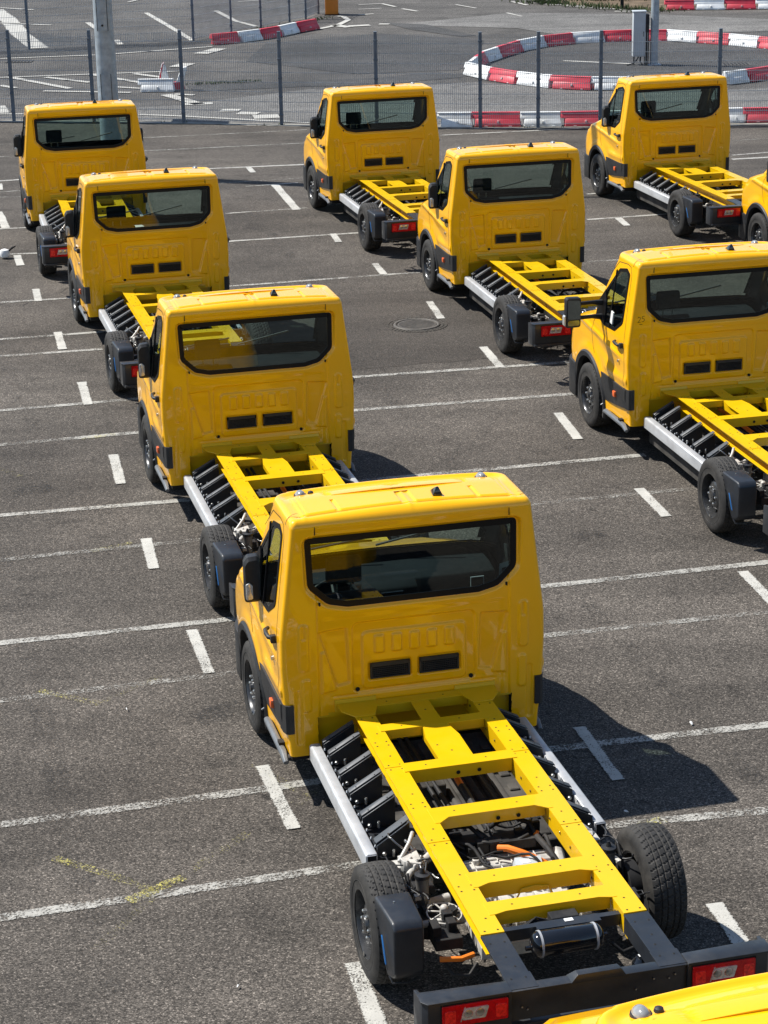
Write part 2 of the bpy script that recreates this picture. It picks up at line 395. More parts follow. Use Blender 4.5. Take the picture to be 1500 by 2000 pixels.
TICKS=[
  ((-0.91, 13.36),(-0.65, 12.4),0.11),
  ((-1.62, 15.92),(-1.41, 15.02),0.11),
  ((-2.23, 18.17),(-2.08, 17.37),0.11),
  ((-2.84, 20.78),(-2.65, 19.8),0.12),
  ((-3.55, 23.64),(-3.35, 22.68),0.12),
  ((-4.18, 26.07),(-3.99, 25.18),0.12),
  ((-4.84, 28.55),(-4.69, 27.81),0.12),
  ((-5.47, 30.83),(-5.3, 30.11),0.13),
  ((-0.24, 10.71),(-0.06, 9.87),0.125),
  ((1.41, 13.89),(1.6, 13.02),0.105),
  ((2.52, 19.32),(2.68, 18.48),0.12),
  ((1.95, 21.97),(2.08, 20.98),0.12),
  ((1.27, 24.88),(1.43, 23.91),0.12),
  ((0.67, 27.33),(0.8, 26.36),0.12),
  ((-0.06, 29.75),(0.07, 29.03),0.12),
  ((-0.71, 31.94),(-0.61, 31.31),0.12),
  ((3.15, 17.0),(3.3, 16.13),0.12),
  ((2.0, 11.31),(2.11, 10.75),0.125),
  ((3.84, 32.71),(3.91, 32.09),0.13),
  ((-2.37, 38.09),(-2.25, 37.54),0.13),
  ((-1.8, 36.27),(-1.34, 33.94),0.16),
  ((-6.34, 34.3),(-5.98, 32.91),0.15),
  ((4.49, 30.51),(4.59, 30.14),0.12),
  ((-6.76, 36.93),(-6.64, 36.32),0.1),
]
ROADMARKS=[
  ([(-9.86, 55.39), (-7.21, 55.77), (-4.39, 57.09)],0.1,0.2),
  ([(-9.22, 51.56), (-4.86, 52.07), (-4.84, 52.16)],0.1,0.2),
  ([(-12.22, 68.41), (-11.35, 65.61), (-10.23, 61.08), (-9.17, 57.57)],0.42,0.3),
  ([(-7.14, 66.45), (-6.06, 62.45), (-5.05, 58.64)],0.13,0.2),
  ([(-8.64, 63.92), (-8.06, 61.74)],0.13,0.3),
  ([(-7.24, 59.15), (-6.98, 58.01)],0.13,0.3),
  ([(-4.96, 66.63), (-4.15, 63.48), (-3.41, 61.81)],0.13,0.2),
  ([(-11.36, 64.3), (-9.68, 63.41)],0.12,0.4),
  ([(-12.16, 69.05), (-10.94, 68.15)],0.12,0.5),
  ([(-1.63, 60.81), (-1.05, 61.78), (-0.76, 63.12), (-0.9, 64.01), (-1.09, 64.34)],0.14,0.1),
  ([(-4.59, 55.54), (-4.15, 56.59)],0.34,0.3),
  ([(-4.99, 52.88), (-4.75, 53.55)],0.34,0.3),
  ([(-8.97, 51.57), (-7.19, 49.3)],0.14,0.2),
  ([(-8.07, 51.43), (-6.84, 50.31)],0.14,0.2),
  ([(-6.97, 51.73), (-5.46, 49.92)],0.14,0.2),
  ([(-5.94, 51.76), (-5.2, 50.98)],0.14,0.2),
  ([(-8.97, 50.1), (-8.52, 49.59)],0.14,0.2),
  ([(-6.14, 49.41), (-5.49, 49.05)],0.12,0.3),
  ([(-7.76, 48.96), (-5.66, 48.39)],0.12,0.2),
  ([(-8.19, 45.43), (-7.67, 45.36)],0.1,0.3),
  ([(-5.1, 44.93), (-4.21, 44.59), (-2.52, 43.78), (-1.38, 43.28)],0.1,0.3),
  ([(-8.4, 46.68), (-8.12, 45.57)],0.2,0.5),
  ([(-4.79, 47.93), (-3.9, 46.27)],0.25,0.5),
  ([(-4.24, 46.32), (-3.62, 46.39)],0.25,0.3),
  ([(-4.62, 47.98), (-4.15, 47.75)],0.15,0.4),
  ([(-3.36, 45.28), (-2.95, 45.22)],0.3,0.4),
  ([(-2.96, 44.85), (-2.51, 44.72)],0.3,0.4),
  ([(-2.6, 44.22), (-2.06, 44.29)],0.4,0.15),
  ([(-1.17, 61.8), (-0.72, 61.17)],0.25,0.2),
  ([(-0.72, 61.44), (-0.12, 61.6)],0.25,0.2),
  ([(0.15, 61.82), (0.45, 61.76)],0.2,0.3),
  ([(4.72, 52.51), (6.4, 51.63)],0.12,0.5),
  ([(5.91, 65.99), (7.06, 64.81)],0.1,0.5),
  ([(7.29, 64.01), (8.65, 63.74)],0.12,0.1),
  ([(5.4, 66.57), (6.38, 65.89), (7.57, 64.41)],0.12,0.2),
  ([(4.42, 67.59), (4.82, 66.37)],0.1,0.3),
  ([(0.26, 67.8), (0.69, 66.74)],0.1,0.5),
  ([(0.89, 66.07), (1.35, 65.21)],0.1,0.5),
  ([(2.6, 66.99), (3.19, 65.76)],0.08,0.7),
  ([(4.04, 64.21), (4.43, 63.11)],0.08,0.6),
  ([(-0.48, 67.63), (0.26, 67.8)],0.08,0.6),
  ([(-0.47, 66.19), (0.25, 66.36)],0.08,0.6),
  ([(0.0, 64.72), (-0.47, 64.51)],0.1,0.6),
  ([(-4.43, 69.45), (-3.36, 69.91)],0.1,0.4),
  ([(-8.1, 70.05), (-7.71, 71.18)],0.1,0.3),
]
def extend(pts, l, r):
    a, b = pts[0], pts[-1]
    p2 = pts[1]; q2 = pts[-2]
    def ex(p, q, L):
        t = Vector((p[0]-q[0], p[1]-q[1])).normalized(); return (p[0]+t.x*L, p[1]+t.y*L)
    return ([ex(a, p2, l)] if l else [])+list(pts)+([ex(b, q2, r)] if r else [])
lot = []
for pts, wd, wear in LOT:
    l = 4 if pts[0][0] < -2 and abs(pts[0][0]+pts[0][1]*.186) < .9 else 0
    rgt = 5 if pts[-1][0] > 1.5 and pts[-1][0] > pts[-1][1]*.175 else 0
    lot.append((extend(pts, l, rgt), wd, wear*.8+.03))
strip_mesh('parking_line_markings', lot, .010, 'linew')
strip_mesh('parking_tick_markings', [((a, b), wd, .27) for a, b, wd in TICKS], .014, 'white')
strip_mesh('road_markings', [(p, w*1.3, wr*.7-.25) for p, w, wr in ROADMARKS], .019, 'white')
strip_mesh('faded_yellow_markings', [(((-2.72, 14.74), (-2.45, 14.60), (-2.21, 14.47)), .10, .74), (((-2.25, 14.45), (-2.0, 14.72), (-1.78, 15.0)), .09, .88), (((-2.22, 12.06), (-1.85, 11.84), (-1.51, 11.6)), .10, .75),
   (((-1.66, 11.48), (-1.34, 11.77)), .12, .60), (((-1.38, 11.74), (-1.18, 12.02), (-.95, 12.35)), .10, .82), (((-1.80, 10.9), (-1.66, 11.2), (-1.5, 11.55)), .09, .84), (((-.66, 12.74), (-.48, 12.98)), .12, .82),
   (((1.66, 12.34), (1.84, 12.42)), .12, .72), (((-3.25, 21.35), (-2.9, 21.5)), .1, .78), (((-2.7, 17.85), (-2.35, 18.05)), .1, .80), (((-4.2, 20.6), (-3.7, 20.1)), .1, .84), (((-1.0, 13.4), (-.6, 12.9)), .09, .9)], .0175, 'chalk')
U = lambda u, v: (u*math.cos(.2426)-v*math.sin(.2426), u*math.sin(.2426)+v*math.cos(.2426))
strip_mesh('tyre_marks', [((U(a, b), U((a+c)/2+.03, (b+e)/2), U(c, e)), w_, q) for a, b, c, e, w_, q in ((.9, 10.5, .8, 22, .22, .80), (-.6, 11, -.75, 21, .22, .84), (5.6, 11, 5.5, 24, .2, .80), (6.9, 12, 6.85, 20, .2, .86),
   (1.5, 22, 1.2, 34, .2, .82), (5.9, 26, 6.2, 38, .22, .80), (2.0, 14.1, 2.5, 14.3, .35, .72), (1.1, 19.9, 1.5, 20.0, .3, .74), (6.0, 17.0, 6.3, 17.1, .3, .70), (.6, 12.2, .8, 12.3, .25, .72), (10.2, 33, 9.6, 38, .2, .8), (5.4, 35.5, 9.5, 38.5, .2, .8))], .0085, 'oil')
# tar-filled cracks and old tyre scuffs
mk = MB()
for k in range(9):
    x, y = random.uniform(-6, 9), random.uniform(9, 40); a = random.uniform(0, 6.28)
    P = [(x, y)]
    for i in range(14):
        a += random.uniform(-.6, .6); x += .09*math.cos(a); y += .09*math.sin(a); P.append((x, y))
    for p, q in zip(P, P[1:]):
        t = Vector((q[0]-p[0], q[1]-p[1])).normalized()*random.uniform(.002, .005); n = (-t.y, t.x)
        mk.add([(p[0]-n[0], p[1]-n[1], .0075), (q[0]-n[0], q[1]-n[1], .0075), (q[0]+n[0], q[1]+n[1], .0075), (p[0]+n[0], p[1]+n[1], .0075)], [(0, 1, 2, 3)])
tag(mk.build('asphalt_cracks', 'dim', fix=False), kind='structure')

# ---------------------------------------------------------------- truck: cab shell
YR = 2.30; RO = .085; ZT = 1.975
def wid(z):
    return np.interp(z, [.3, .45, .7, 1.0, 1.2, 1.27, 1.97], [.885, .895, .922, .935, .932, .925, .838])
def yfr(z):
    return np.interp(z, [.3, .6, .9, 1.02, 1.12, 1.20, 1.27, 1.32, 1.97], [4.38, 4.42, 4.40, 4.34, 4.15, 3.85, 3.56, 3.47, 2.95])
def sm(x, e0, e1):
    t = np.clip((x-e0)/(e1-e0), 0, 1); return t*t*(3-2*t)
def rbox(x, z, cx, cz, hx, hz, r):
    qx = np.abs(x-cx)-hx+r; qz = np.abs(z-cz)-hz+r
    return np.minimum(np.maximum(qx, qz), 0)+np.hypot(np.maximum(qx, 0), np.maximum(qz, 0))-r
def rpoly(poly, rad, n=7):
    out = []; N = len(poly)
    for i in range(N):
        p0, p, p1 = Vector(poly[i-1]), Vector(poly[i]), Vector(poly[(i+1) % N])
        r = rad[i] if hasattr(rad, '__len__') else rad
        a = (p0-p); b = (p1-p); la, lb = a.length, b.length; a.normalize(); b.normalize()
        ang = a.angle(b); t = min(r/math.tan(ang/2), la*.48, lb*.48)
        A, B = p+a*t, p+b*t
        for k in range(n+1):
            s = k/n; out.append(((1-s)**2*A.x+2*s*(1-s)*p.x+s*s*B.x, (1-s)**2*A.y+2*s*(1-s)*p.y+s*s*B.y))
    return out
def psdf(X, Z, poly):
    """signed distance to polygon, negative inside"""
    X = np.asarray(X, float); Z = np.asarray(Z, float); d2 = np.full(X.shape, 1e9); ins = np.zeros(X.shape, bool)
    N = len(poly)
    for i in range(N):
        ax, az = poly[i]; bx, bz = poly[(i+1) % N]; ex, ez = bx-ax, bz-az
        L = ex*ex+ez*ez+1e-12
        t = np.clip(((X-ax)*ex+(Z-az)*ez)/L, 0, 1); d2 = np.minimum(d2, (X-ax-t*ex)**2+(Z-az-t*ez)**2)
        c = ((az > Z) != (bz > Z)) & (X < ex*(Z-az)/((ez if abs(ez) > 1e-9 else 1e-9))+ax); ins ^= c
    return np.where(ins, -1, 1)*np.sqrt(d2)
def inset(poly, dd):
    N = len(poly); out = []
    ar = sum(poly[i][0]*poly[(i+1) % N][1]-poly[(i+1) % N][0]*poly[i][1] for i in range(N)); s = 1 if ar > 0 else -1
    for i in range(N):
        a = Vector(poly[i-1]); b = Vector(poly[(i+1) % N]); t = (b-a).normalized(); out.append((poly[i][0]-t.y*dd*s, poly[i][1]+t.x*dd*s))
    return out
RWIN = rpoly([(-.738, 1.893), (-.730, 1.55), (-.60, 1.425), (-.46, 1.392), (.46, 1.392), (.60, 1.425), (.730, 1.55), (.738, 1.893)], [.035, .09, .12, .1, .1, .12, .09, .035])
SWIN = rpoly([(2.50, 1.885), (2.60, 1.925), (2.80, 1.885), (3.29, 1.43), (3.31, 1.30), (3.05, 1.235), (2.72, 1.25), (2.52, 1.37)], [.03, .06, .04, .03, .04, .1, .1, .08])
def feat_rear(x, z):
    f = np.zeros_like(x); K = 1.35
    f += .010*(1-sm(np.abs(x), .668, .684))*(1-sm(z, 1.93, 1.99))
    f += (.014+.07*np.clip(z-1.392, 0, .52))*(1-sm(psdf(x, z, RWIN), .006, .030))
    low = (1-sm(z, 1.30, 1.34))
    f += .004*low*(1-sm(np.abs(x), .6, .66))
    f += K*.010*(1-sm(rbox(x, z, .005, 1.008, .438, .258, .045), -.007, .007))
    f -= K*.011*(1-sm(rbox(x, z, -.003, .982, .362, .208, .035), -.007, .007))
    for cx in (-.248, -.124, 0, .124, .248): f -= K*.010*(1-sm(rbox(x, z, cx, 1.098, .033, .064, .012), -.006, .006))
    for cx in (-.175, .175): f += .012*(1-sm(rbox(x, z, cx, .902, .152, .068, .018), -.006, .006))
    for s in (-1, 1):
        P = [(s*.652, 1.215), (s*.485, 1.225), (s*.470, .84), (s*.535, .83)]
        f += K*.013*(1-sm(psdf(x, z, P)-.012, -.008, .008))
        P = [(s*.645, 1.07), (s*.63, 1.07), (s*.565, .80), (s*.645, .79)]
        f -= K*.009*(1-sm(psdf(x, z, P)-.010, -.008, .008))
        f -= K*.008*(1-sm(rbox(x, z, s*.775, 1.13, .034, .17, .03), -.008, .008))
        f += .008*(1-sm(rbox(x, z, s*.775, 1.24, .012, .05, .01), -.006, .006))
        f -= K*.008*(1-sm(rbox(x, z, s*.765, .78, .030, .12, .025), -.008, .008))
        f += .006*(1-sm(rbox(x, z, s*.82, .62, .02, .20, .02), -.008, .008))
    f -= .03*np.clip(.735-z, 0, .14)*(1-sm(np.abs(x), .66, .68))
    f += .012*(1-sm(np.abs(z-.742), .0, .012))*(1-sm(np.abs(x), .55, .6))*.6
    return f
def side_bulge(y, z):
    b = .014*np.exp(-((z-(1.12-(3.45-y)*.10))/.035)**2)*sm(y, 2.35, 2.7)
    b -= .012*np.exp(-((z-(1.0-(3.2-y)*.22))/.07)**2)*sm(y, 2.45, 2.8)*(1-sm(y, 3.2, 3.4))
    rr_ = np.hypot(y-3.5, z-.36); b += .018*np.exp(-((rr_-.50)/.07)**2)
    b += .012*np.exp(-((z-.80)/.05)**2)*(1-sm(y, 2.9, 3.1))
    return b
def roof_h(x, y):
    h = -.026*(x/.75)**2-.045*np.clip((y-2.66)/.30, 0, 2)**2
    for a, b in ((-.705, -.492), (-.475, -.045), (.055, .475), (.492, .705)):
        h += .009*(1-sm(rbox(x, y, (a+b)/2, 2.62, (b-a)/2, .215, .02), -.009, .006))
    h += .006*(np.exp(-((x-.005)/.02)**2)+np.exp(-((np.abs(x)-.72)/.012)**2))*(1-sm(y, 2.75, 2.9))
    h -= .006*np.exp(-((y-2.392)/.006)**2)
    return h
def shell():
    zs = list(np.linspace(.335, ZT, 300)); ds = [0]*len(zs)
    for k in range(1, 9):
        a = k/8*math.pi/2; zs.append(ZT+RO*math.sin(a)); ds.append(RO*(1-math.cos(a)))
    nroll = len(zs)
    for k in range(1, 31): zs.append(ZT+RO); ds.append(RO+k*.0078)
    rows = []; reg = None
    for i, (z, dd) in enumerate(zip(zs, ds)):
        zz = min(z, ZT); W = float(wid(zz))-dd; yb = YR+dd; yf = float(yfr(zz))-dd*.75
        rc = max(.036-dd*.2, .02); rf = float(np.interp(zz, [.3, .8, 1.05, 1.3, 1.97], [.34, .36, .44, .16, .10]))*max(.25, 1-dd*2)
        if dd > .2: rf = .02
        u = np.linspace(0, 1, 150); X = -u*(W-rc); Y = np.full_like(X, yb)
        a = np.linspace(0, math.pi/2, 8)[1:-1]
        X = np.r_[X, -(W-rc)-rc*np.sin(a)]; Y = np.r_[Y, yb+rc-rc*np.cos(a)]
        v = np.linspace(0, 1, 96); ys = yb+rc+v*(yf-rf-yb-rc)
        X = np.r_[X, np.full(96, -W)]; Y = np.r_[Y, ys]
        a = np.linspace(0, math.pi/2, 10)[1:-1]
        X = np.r_[X, -W+rf*(1-np.cos(a))]; Y = np.r_[Y, yf-rf+rf*np.sin(a)]
        xs = np.linspace(-(W-rf), 0, 26); bow = .07*(1-(xs/W)**2)
        X = np.r_[X, xs]; Y = np.r_[Y, yf+bow*(1 if dd < .15 else 0)]
        if reg is None: reg = np.r_[np.zeros(150), np.ones(6), np.full(96, 2), np.full(8, 3), np.full(26, 4)]
        Z = np.full_like(X, z)
        if i < nroll:
            mask = reg <= 1
            Y = Y+np.where(mask, feat_rear(X, Z)*(1-sm(Z, ZT-.01, ZT+.03)), 0)
            X = X-np.where(reg == 2, side_bulge(Y, Z)*(1-sm(Y, 4.0, 4.3)), 0)
        t = sm(np.array([dd]), .01, RO)[0] if i >= len(zs)-31-8 else 0
        Z = Z+roof_h(X, Y)*t
        rows.append(np.stack([X, Y, Z], 1))
    H = np.array(rows); Rm = H[:, ::-1].copy(); Rm[:, :, 0] *= -1
    # loop: left half (center rear -> center front), right half (center front -> center rear) without duplicates
    F = np.concatenate([H, Rm[:, 1:-1]], 1); rg = np.r_[reg, reg[::-1][1:-1]]
    return F, rg, nroll
F, RG, NROLL = shell()
NI, NJ = F.shape[:2]
cen = .25*(F[:-1]+F[1:]+np.roll(F, -1, 1)[:-1]+np.roll(F, -1, 1)[1:])
cx, cy, cz = cen[..., 0], cen[..., 1], cen[..., 2]
rgc = np.maximum(RG, np.roll(RG, -1))[None, :].repeat(NI-1, 0)
below = (np.arange(NI-1) < NROLL-8)[:, None]
dr = psdf(cx, cz, RWIN); dsd = psdf(cy, cz, SWIN)
hole = (rgc <= 1) & (dr < -.016) & below
hole |= (rgc == 2) & (dsd < -.014)
notch = (rgc <= 1) & (np.abs(cx) < .692) & (cz < .612) & (cz < .612-(np.abs(cx)-.66).clip(0)*.0)
hole |= notch
hole |= (rgc >= 2) & (np.hypot(cy-3.5, cz-.36) < .445)
widc = np.asarray(wid(cz))
wsr = (rgc >= 3) & (cz > 1.30) & (cz < 1.885) & (np.abs(cx) < widc-.085) & below
hole |= wsr
def shell_part(name, mask, mats, parent, off=0):
    idx = np.argwhere(mask); vmap = {}; vs = []; fs = []
    def V(i, j):
        j %= NJ; k = (i, j)
        if k not in vmap: vmap[k] = len(vs); vs.append(F[i, j])
        return vmap[k]
    for i, j in idx: fs.append((V(i, j), V(i, j+1), V(i+1, j+1), V(i+1, j)))
    me = bpy.data.meshes.new(name); me.from_pydata([tuple(map(float, p)) for p in vs], [], fs)
    bm = bmesh.new(); bm.from_mesh(me)
    if name == 'cab_body':
        # close the last roof ring
        top = [vmap[(NI-1, j)] for j in range(NJ)]; bm.verts.ensure_lookup_table()
        h = NJ//2
        for j in range(h):
            a, b = j, j+1; c, e = NJ-j-1, (NJ-j) % NJ
            q = []
            for t in (a, b, c, e):
                vv = bm.verts[top[t]]
                if vv not in q: q.append(vv)
            if len(q) >= 3:
                try: bm.faces.new(q)
                except ValueError: pass
    bm.normal_update()
    up = [f for f in bm.faces if abs(f.normal.z) < .5 and f.calc_center_median().y < 2.36]
    ref = sum(f.normal.y*f.calc_area() for f in up) if up else -sum(f.normal.y*f.calc_area() for f in bm.faces)
    if name == 'cab_body': bmesh.ops.recalc_face_normals(bm, faces=bm.faces); bm.normal_update(); ref = sum(f.normal.y*f.calc_area() for f in bm.faces if f.calc_center_median().y < 2.36)
    if ref > 0: bmesh.ops.reverse_faces(bm, faces=bm.faces)
    bm.normal_update()
    if off:
        ns = [v.normal.copy() for v in bm.verts]
        for v, n in zip(bm.verts, ns): v.co += n*off
    for f in bm.faces: f.smooth = True
    for e in bm.edges:
        if len(e.link_faces) == 2 and e.calc_face_angle(0) > R(50): e.smooth = False
    bm.to_mesh(me); bm.free()
    for k in mats: me.materials.append(MT[k])
    o = bpy.data.objects.new(name, me); col.objects.link(o); o.parent = parent; return o

T0 = empty('chassis_cab_truck')
body = shell_part('cab_body', ~hole, ['yel'], T0)
ws = shell_part('windscreen', wsr, ['glassl'], body)
fr_ = (rgc >= 3) & (cz > 1.265) & (cz < 1.915) & (np.abs(cx) < widc-.06) & ((cz < 1.33) | (cz > 1.855) | (np.abs(cx) > widc-.115)) & below
shell_part('windscreen_seal', fr_, ['gloss'], body, .003)

def ring_panel(name, out, wd_, place, th, mat, parent):
    """flat black border between outline and its inset"""
    inn = inset(out, wd_); N = len(out); mb = MB()
    vs = [place(p, 0) for p in out]+[place(p, 0) for p in inn]+[place(p, th) for p in out]+[place(p, th) for p in inn]
    fs = []
    for i in range(N):
        j = (i+1) % N
        fs += [(i, j, N+j, N+i), (2*N+i, 3*N+i, 3*N+j, 2*N+j), (i, 2*N+i, 2*N+j, j), (N+i, N+j, 3*N+j, 3*N+i)]
    mb.add(vs, fs); return mb.build(name, mat, parent)
def pane(name, out, place, mat, parent, away):
    mb = MB(); mb.add([place(p, 0) for p in out], [tuple(range(len(out)))])
    o = mb.build(name, mat, parent, fix=False)
    if o.data.polygons[0].normal.dot(Vector(away)) < 0: o.data.flip_normals()
    return o
rear_place = lambda p, t: (p[0], YR+.010+t+.07*(p[1]-1.392), p[1])
pane('rear_window', inset(RWIN, .006), lambda p, t: (p[0], YR+.0135+.07*(p[1]-1.392), p[1]), 'glass', body, (0, -1, 0))
ring_panel('window_seal', RWIN, .042, rear_place, .008, 'frit', body)
for s in (-1, 1):
    def sp(p, t, s=s): return (s*(.925+.005-(p[1]-1.27)*.1243-t), p[0], p[1])
    pane('side_window', inset(SWIN, .004), lambda p, t, s=s: sp(p, .003, s), 'glass', body, (s, 0, 0))
    o = ring_panel('side_window_seal', SWIN, .035, sp, .01, 'frit', body)
    mb = MB()
    def q(y, z, t=0): return (s*(.932-(z-1.27)*.1243+t), y, z)
    # quarter-light bar and mirror sail
    mb.hexa([q(2.86, 1.26, -.006), q(2.88, 1.26, -.006), q(2.88, 1.26, .004), q(2.86, 1.26, .004), q(2.86, 1.86, -.006), q(2.88, 1.85, -.006), q(2.88, 1.85, .004), q(2.86, 1.86, .004)])
    S = [(3.02, 1.25), (3.29, 1.29), (3.27, 1.44), (3.10, 1.60), (3.04, 1.50)]
    mb.add([q(y, z, .006) for y, z in S]+[q(y, z, -.01) for y, z in S], [(0, 1, 2, 3, 4), (9, 8, 7, 6, 5)]+[(i, (i+1) % 5, 5+(i+1) % 5, 5+i) for i in range(5)])
    mb.build('window_divider', 'frit', body)

def surf(y, z, s, off=0):
    x = float(wid(min(z, ZT)))+float(side_bulge(np.array([y]), np.array([z]))[0])*(1-float(sm(np.array([y]), 4.0, 4.3)[0]))
    return (s*(x+off), y, z)
def ribbon(pts, s, w_, mb, off=.0012):
    """thin dark panel gap following the side of the cab"""
    P = []
    for (a, b) in zip(pts, pts[1:]):
        n = max(2, int(math.hypot(b[0]-a[0], b[1]-a[1])/.02))
        P += [(a[0]+(b[0]-a[0])*k/n, a[1]+(b[1]-a[1])*k/n) for k in range(n)]
    P.append(pts[-1]); vs = []
    for i, p in enumerate(P):
        a = P[max(0, i-1)]; b = P[min(len(P)-1, i+1)]; t = Vector((b[0]-a[0], b[1]-a[1])).normalized()
        vs += [surf(p[0]-t.y*w_, p[1]+t.x*w_, s, off), surf(p[0]+t.y*w_, p[1]-t.x*w_, s, off)]
    mb.add(vs, [(2*i, 2*i+1, 2*i+3, 2*i+2) for i in range(len(P)-1)])
for s in (-1, 1):
    mb = MB()
    ribbon([(2.42, .74), (2.40, 1.0), (2.425, 1.2), (2.445, 1.5), (2.455, 1.88), (2.50, 1.955), (2.60, 1.968)], s, .0035, mb)
    ribbon([(3.30, 1.26), (3.36, 1.2), (3.40, 1.05), (3.36, .93), (3.30, .87)], s, .0035, mb)
    ribbon([(2.60, 1.968), (2.84, 1.945), (3.05, 1.77)], s, .0035, mb)
    vs = []
    for k in range(13):
        a = k/12*math.pi/2*.93
        for dy in (-.0035, .0035): vs.append((s*(.838-RO*(1-math.cos(a))+.002*math.cos(a)), 2.44-k*.003+dy, ZT+RO*math.sin(a)+.002*math.sin(a)-.004*(k/12)**2))
    mb.add(vs, [(2*i, 2*i+1, 2*i+3, 2*i+2) for i in range(12)])
    mb.build('door_gap', 'hole', body, fix=False)
    # black lower cladding: arch + band
    mb = MB()
    A = [math.pi*(1.10-1.22*k/30) for k in range(31)]
    vs = []
    for a in A:
        for rad, off in ((.415, -.03), (.420, .020), (.470, .026), (.487, .010), (.487, -.02)):
            y, z = 3.5-rad*math.cos(a)*-1, .36+rad*math.sin(a)
            z = max(z, .20); x = float(wid(z))+off+.012
            vs.append((s*x, y, z))
    mb.add(vs, [(5*i+k, 5*i+k+1, 5*i+5+k+1, 5*i+5+k) for i in range(30) for k in range(4)])
    B = [(3.10, .725, .41), (2.9, .722, .44), (2.7, .720, .46), (2.45, .720, .495), (2.36, .72, .52), (2.325, .72, .522)]
    vs = []
    for i, (y, zt, zb) in enumerate(B):
        for z, off in ((zt, -.01), (zt-.004, .013), ((zt+zb)/2, .022), (zb+.004, .016), (zb, -.01)):
            x = float(wid(z))+off+(.002 if i < 5 else -.035); vs.append((s*x, y, z))
    n0 = len(B)
    mb.add(vs, [(5*i+k, 5*i+k+1, 5*i+5+k+1, 5*i+5+k) for i in range(n0-1) for k in range(4)])
    # corner block wrapping onto the rear face
    zt, zb = .725, .515
    prof = [(.88, 2.42), (.932, 2.42), (.928, 2.34), (.915, 2.292), (.895, 2.280), (.858, 2.284), (.858, 2.31)]
    mb.prism([(s*a, b) for a, b in prof], zb, zt, 'z')
    mb.build('lower_cladding', 'dark', body)
    # front bumper side
    mb = MB(); pf = []
    for k in range(9):
        a = k/8*math.pi/2; pf.append((.93-.34+.34*math.cos(a)+.01, 4.04+.40*math.sin(a)+.02))
    pf += [(0, 4.53), (0, 4.40), (.5, 4.36), (.86, 4.0), (.86, 3.92), (.94, 3.92)]
    mb.prism([(s*a, b) for a, b in pf], .22, .60, 'z'); mb.build('front_bumper', 'dark', body, .01)
    mb = MB()
    mb.prism([(2.695, .565), (2.625, .565), (2.63, .625), (2.695, .625)], s*.92, s*.955, 'x')
    mb.build('side_marker', 'amb', body, .008)
    # door handle
    mb = MB(); hx = .945
    mb.tube([(s*hx, 2.475, 1.155), (s*(hx+.03), 2.50, 1.158), (s*(hx+.033), 2.56, 1.162), (s*(hx+.028), 2.62, 1.166), (s*hx, 2.645, 1.168)], [.016, .016, .017, .016, .014], 8)
    mb.box(min(s*.92, s*.968), max(s*.92, s*.968), 2.445, 2.485, 1.13, 1.185)
    mb.build('door_handle', 'dark', body, .004)
    mb = MB(); mb.lathe([(-.012, .017), (.010, .017), (.012, .012)], (s*.938, 2.56, .975), 14); mb.build('door_lock', 'zinc', body)
    # roof marker lamp, shaped like a teardrop
    mb = MB(); rs = []
    for k in range(9):
        a = k/8*math.pi/2; rs.append((.040*math.sin(a), .038*math.cos(a)))
    mb.lathe([(t, r) for t, r in rs], (0, 0, 0), 18, 0, 'z')
    mb.v = [(x*(.98-z*6), y*1.3-z*.25, z*.8) for x, y, z in mb.v]; mb.lathe([(-.012, .046), (0, .044)], (0, 0, 0), 18, 1, 'z')
    mb.v = [(x+s*.646, y+2.87, z+2.028) for x, y, z in mb.v]
    mb.build('marker_lamp', ['smoke', 'dark'], body)
mb = MB(); mb.lathe([(0, .022), (.014, .018), (.02, .006)], (-.575, 2.86, 2.03), 12, 0, 'z'); mb.build('washer_nozzle', 'dark', body)
# shark-fin aerial
mb = MB(); AX, AY, AZ0 = .215, 2.50, 2.068
mb.hexa([(AX-.038, AY-.055, AZ0), (AX+.038, AY-.055, AZ0), (AX+.025, AY+.075, AZ0), (AX-.025, AY+.075, AZ0), (AX-.008, AY-.045, AZ0+.065), (AX+.008, AY-.045, AZ0+.065), (AX+.008, AY+.0, AZ0+.045), (AX-.008, AY+.0, AZ0+.045)])
mb.build('roof_aerial', 'gloss', body, .01, 2)
# vents
for c in (-.174, .174):
    mb = MB(); x0, x1, z0, z1 = c-.140, c+.140, .845, .957; y = YR+.026
    mb.box(x0, x1, y-.002, y+.01, z0, z1, 1)
    for a in ((x0, x1, z0, z0+.010), (x0, x1, z1-.026, z1), (x0, x0+.012, z0, z1), (x1-.012, x1, z0, z1)): mb.box(a[0], a[1], y-.022, y, a[2], a[3], 0)
    for k in range(5):
        z = z0+.018+k*.0135
        mb.hexa([(x0+.012, y-.018, z), (x1-.012, y-.018, z), (x1-.012, y, z+.004), (x0+.012, y, z+.004), (x0+.012, y-.018, z+.004), (x1-.012, y-.018, z+.004), (x1-.012, y, z+.009), (x0+.012, y, z+.009)], 0)
    for k in range(18):
        x = x0+.02+k*.0138; mb.box(x, x+.002, y-.015, y, z0+.01, z1-.026, 0)
    mb.build('vent', ['dark', 'hole'], body)
mb = MB()
for c in (-.403, .403): mb.lathe([(-.002, .015), (.004, .015)], (c, YR+.012 if False else YR+.0195, .775), 14, 0, 'y')
mb.build('rubber_grommet', 'hole', body)
mb = MB()
for c in (-1, 1):
    mb.box(c*.655-.006, c*.655+.006, YR-.004, YR+.012, 1.425, 1.445); mb.tube([(c*.655, YR-.004, 1.44), (c*.655, YR-.012, 1.425)], .004, 6)
mb.build('window_clip', 'hole', body)
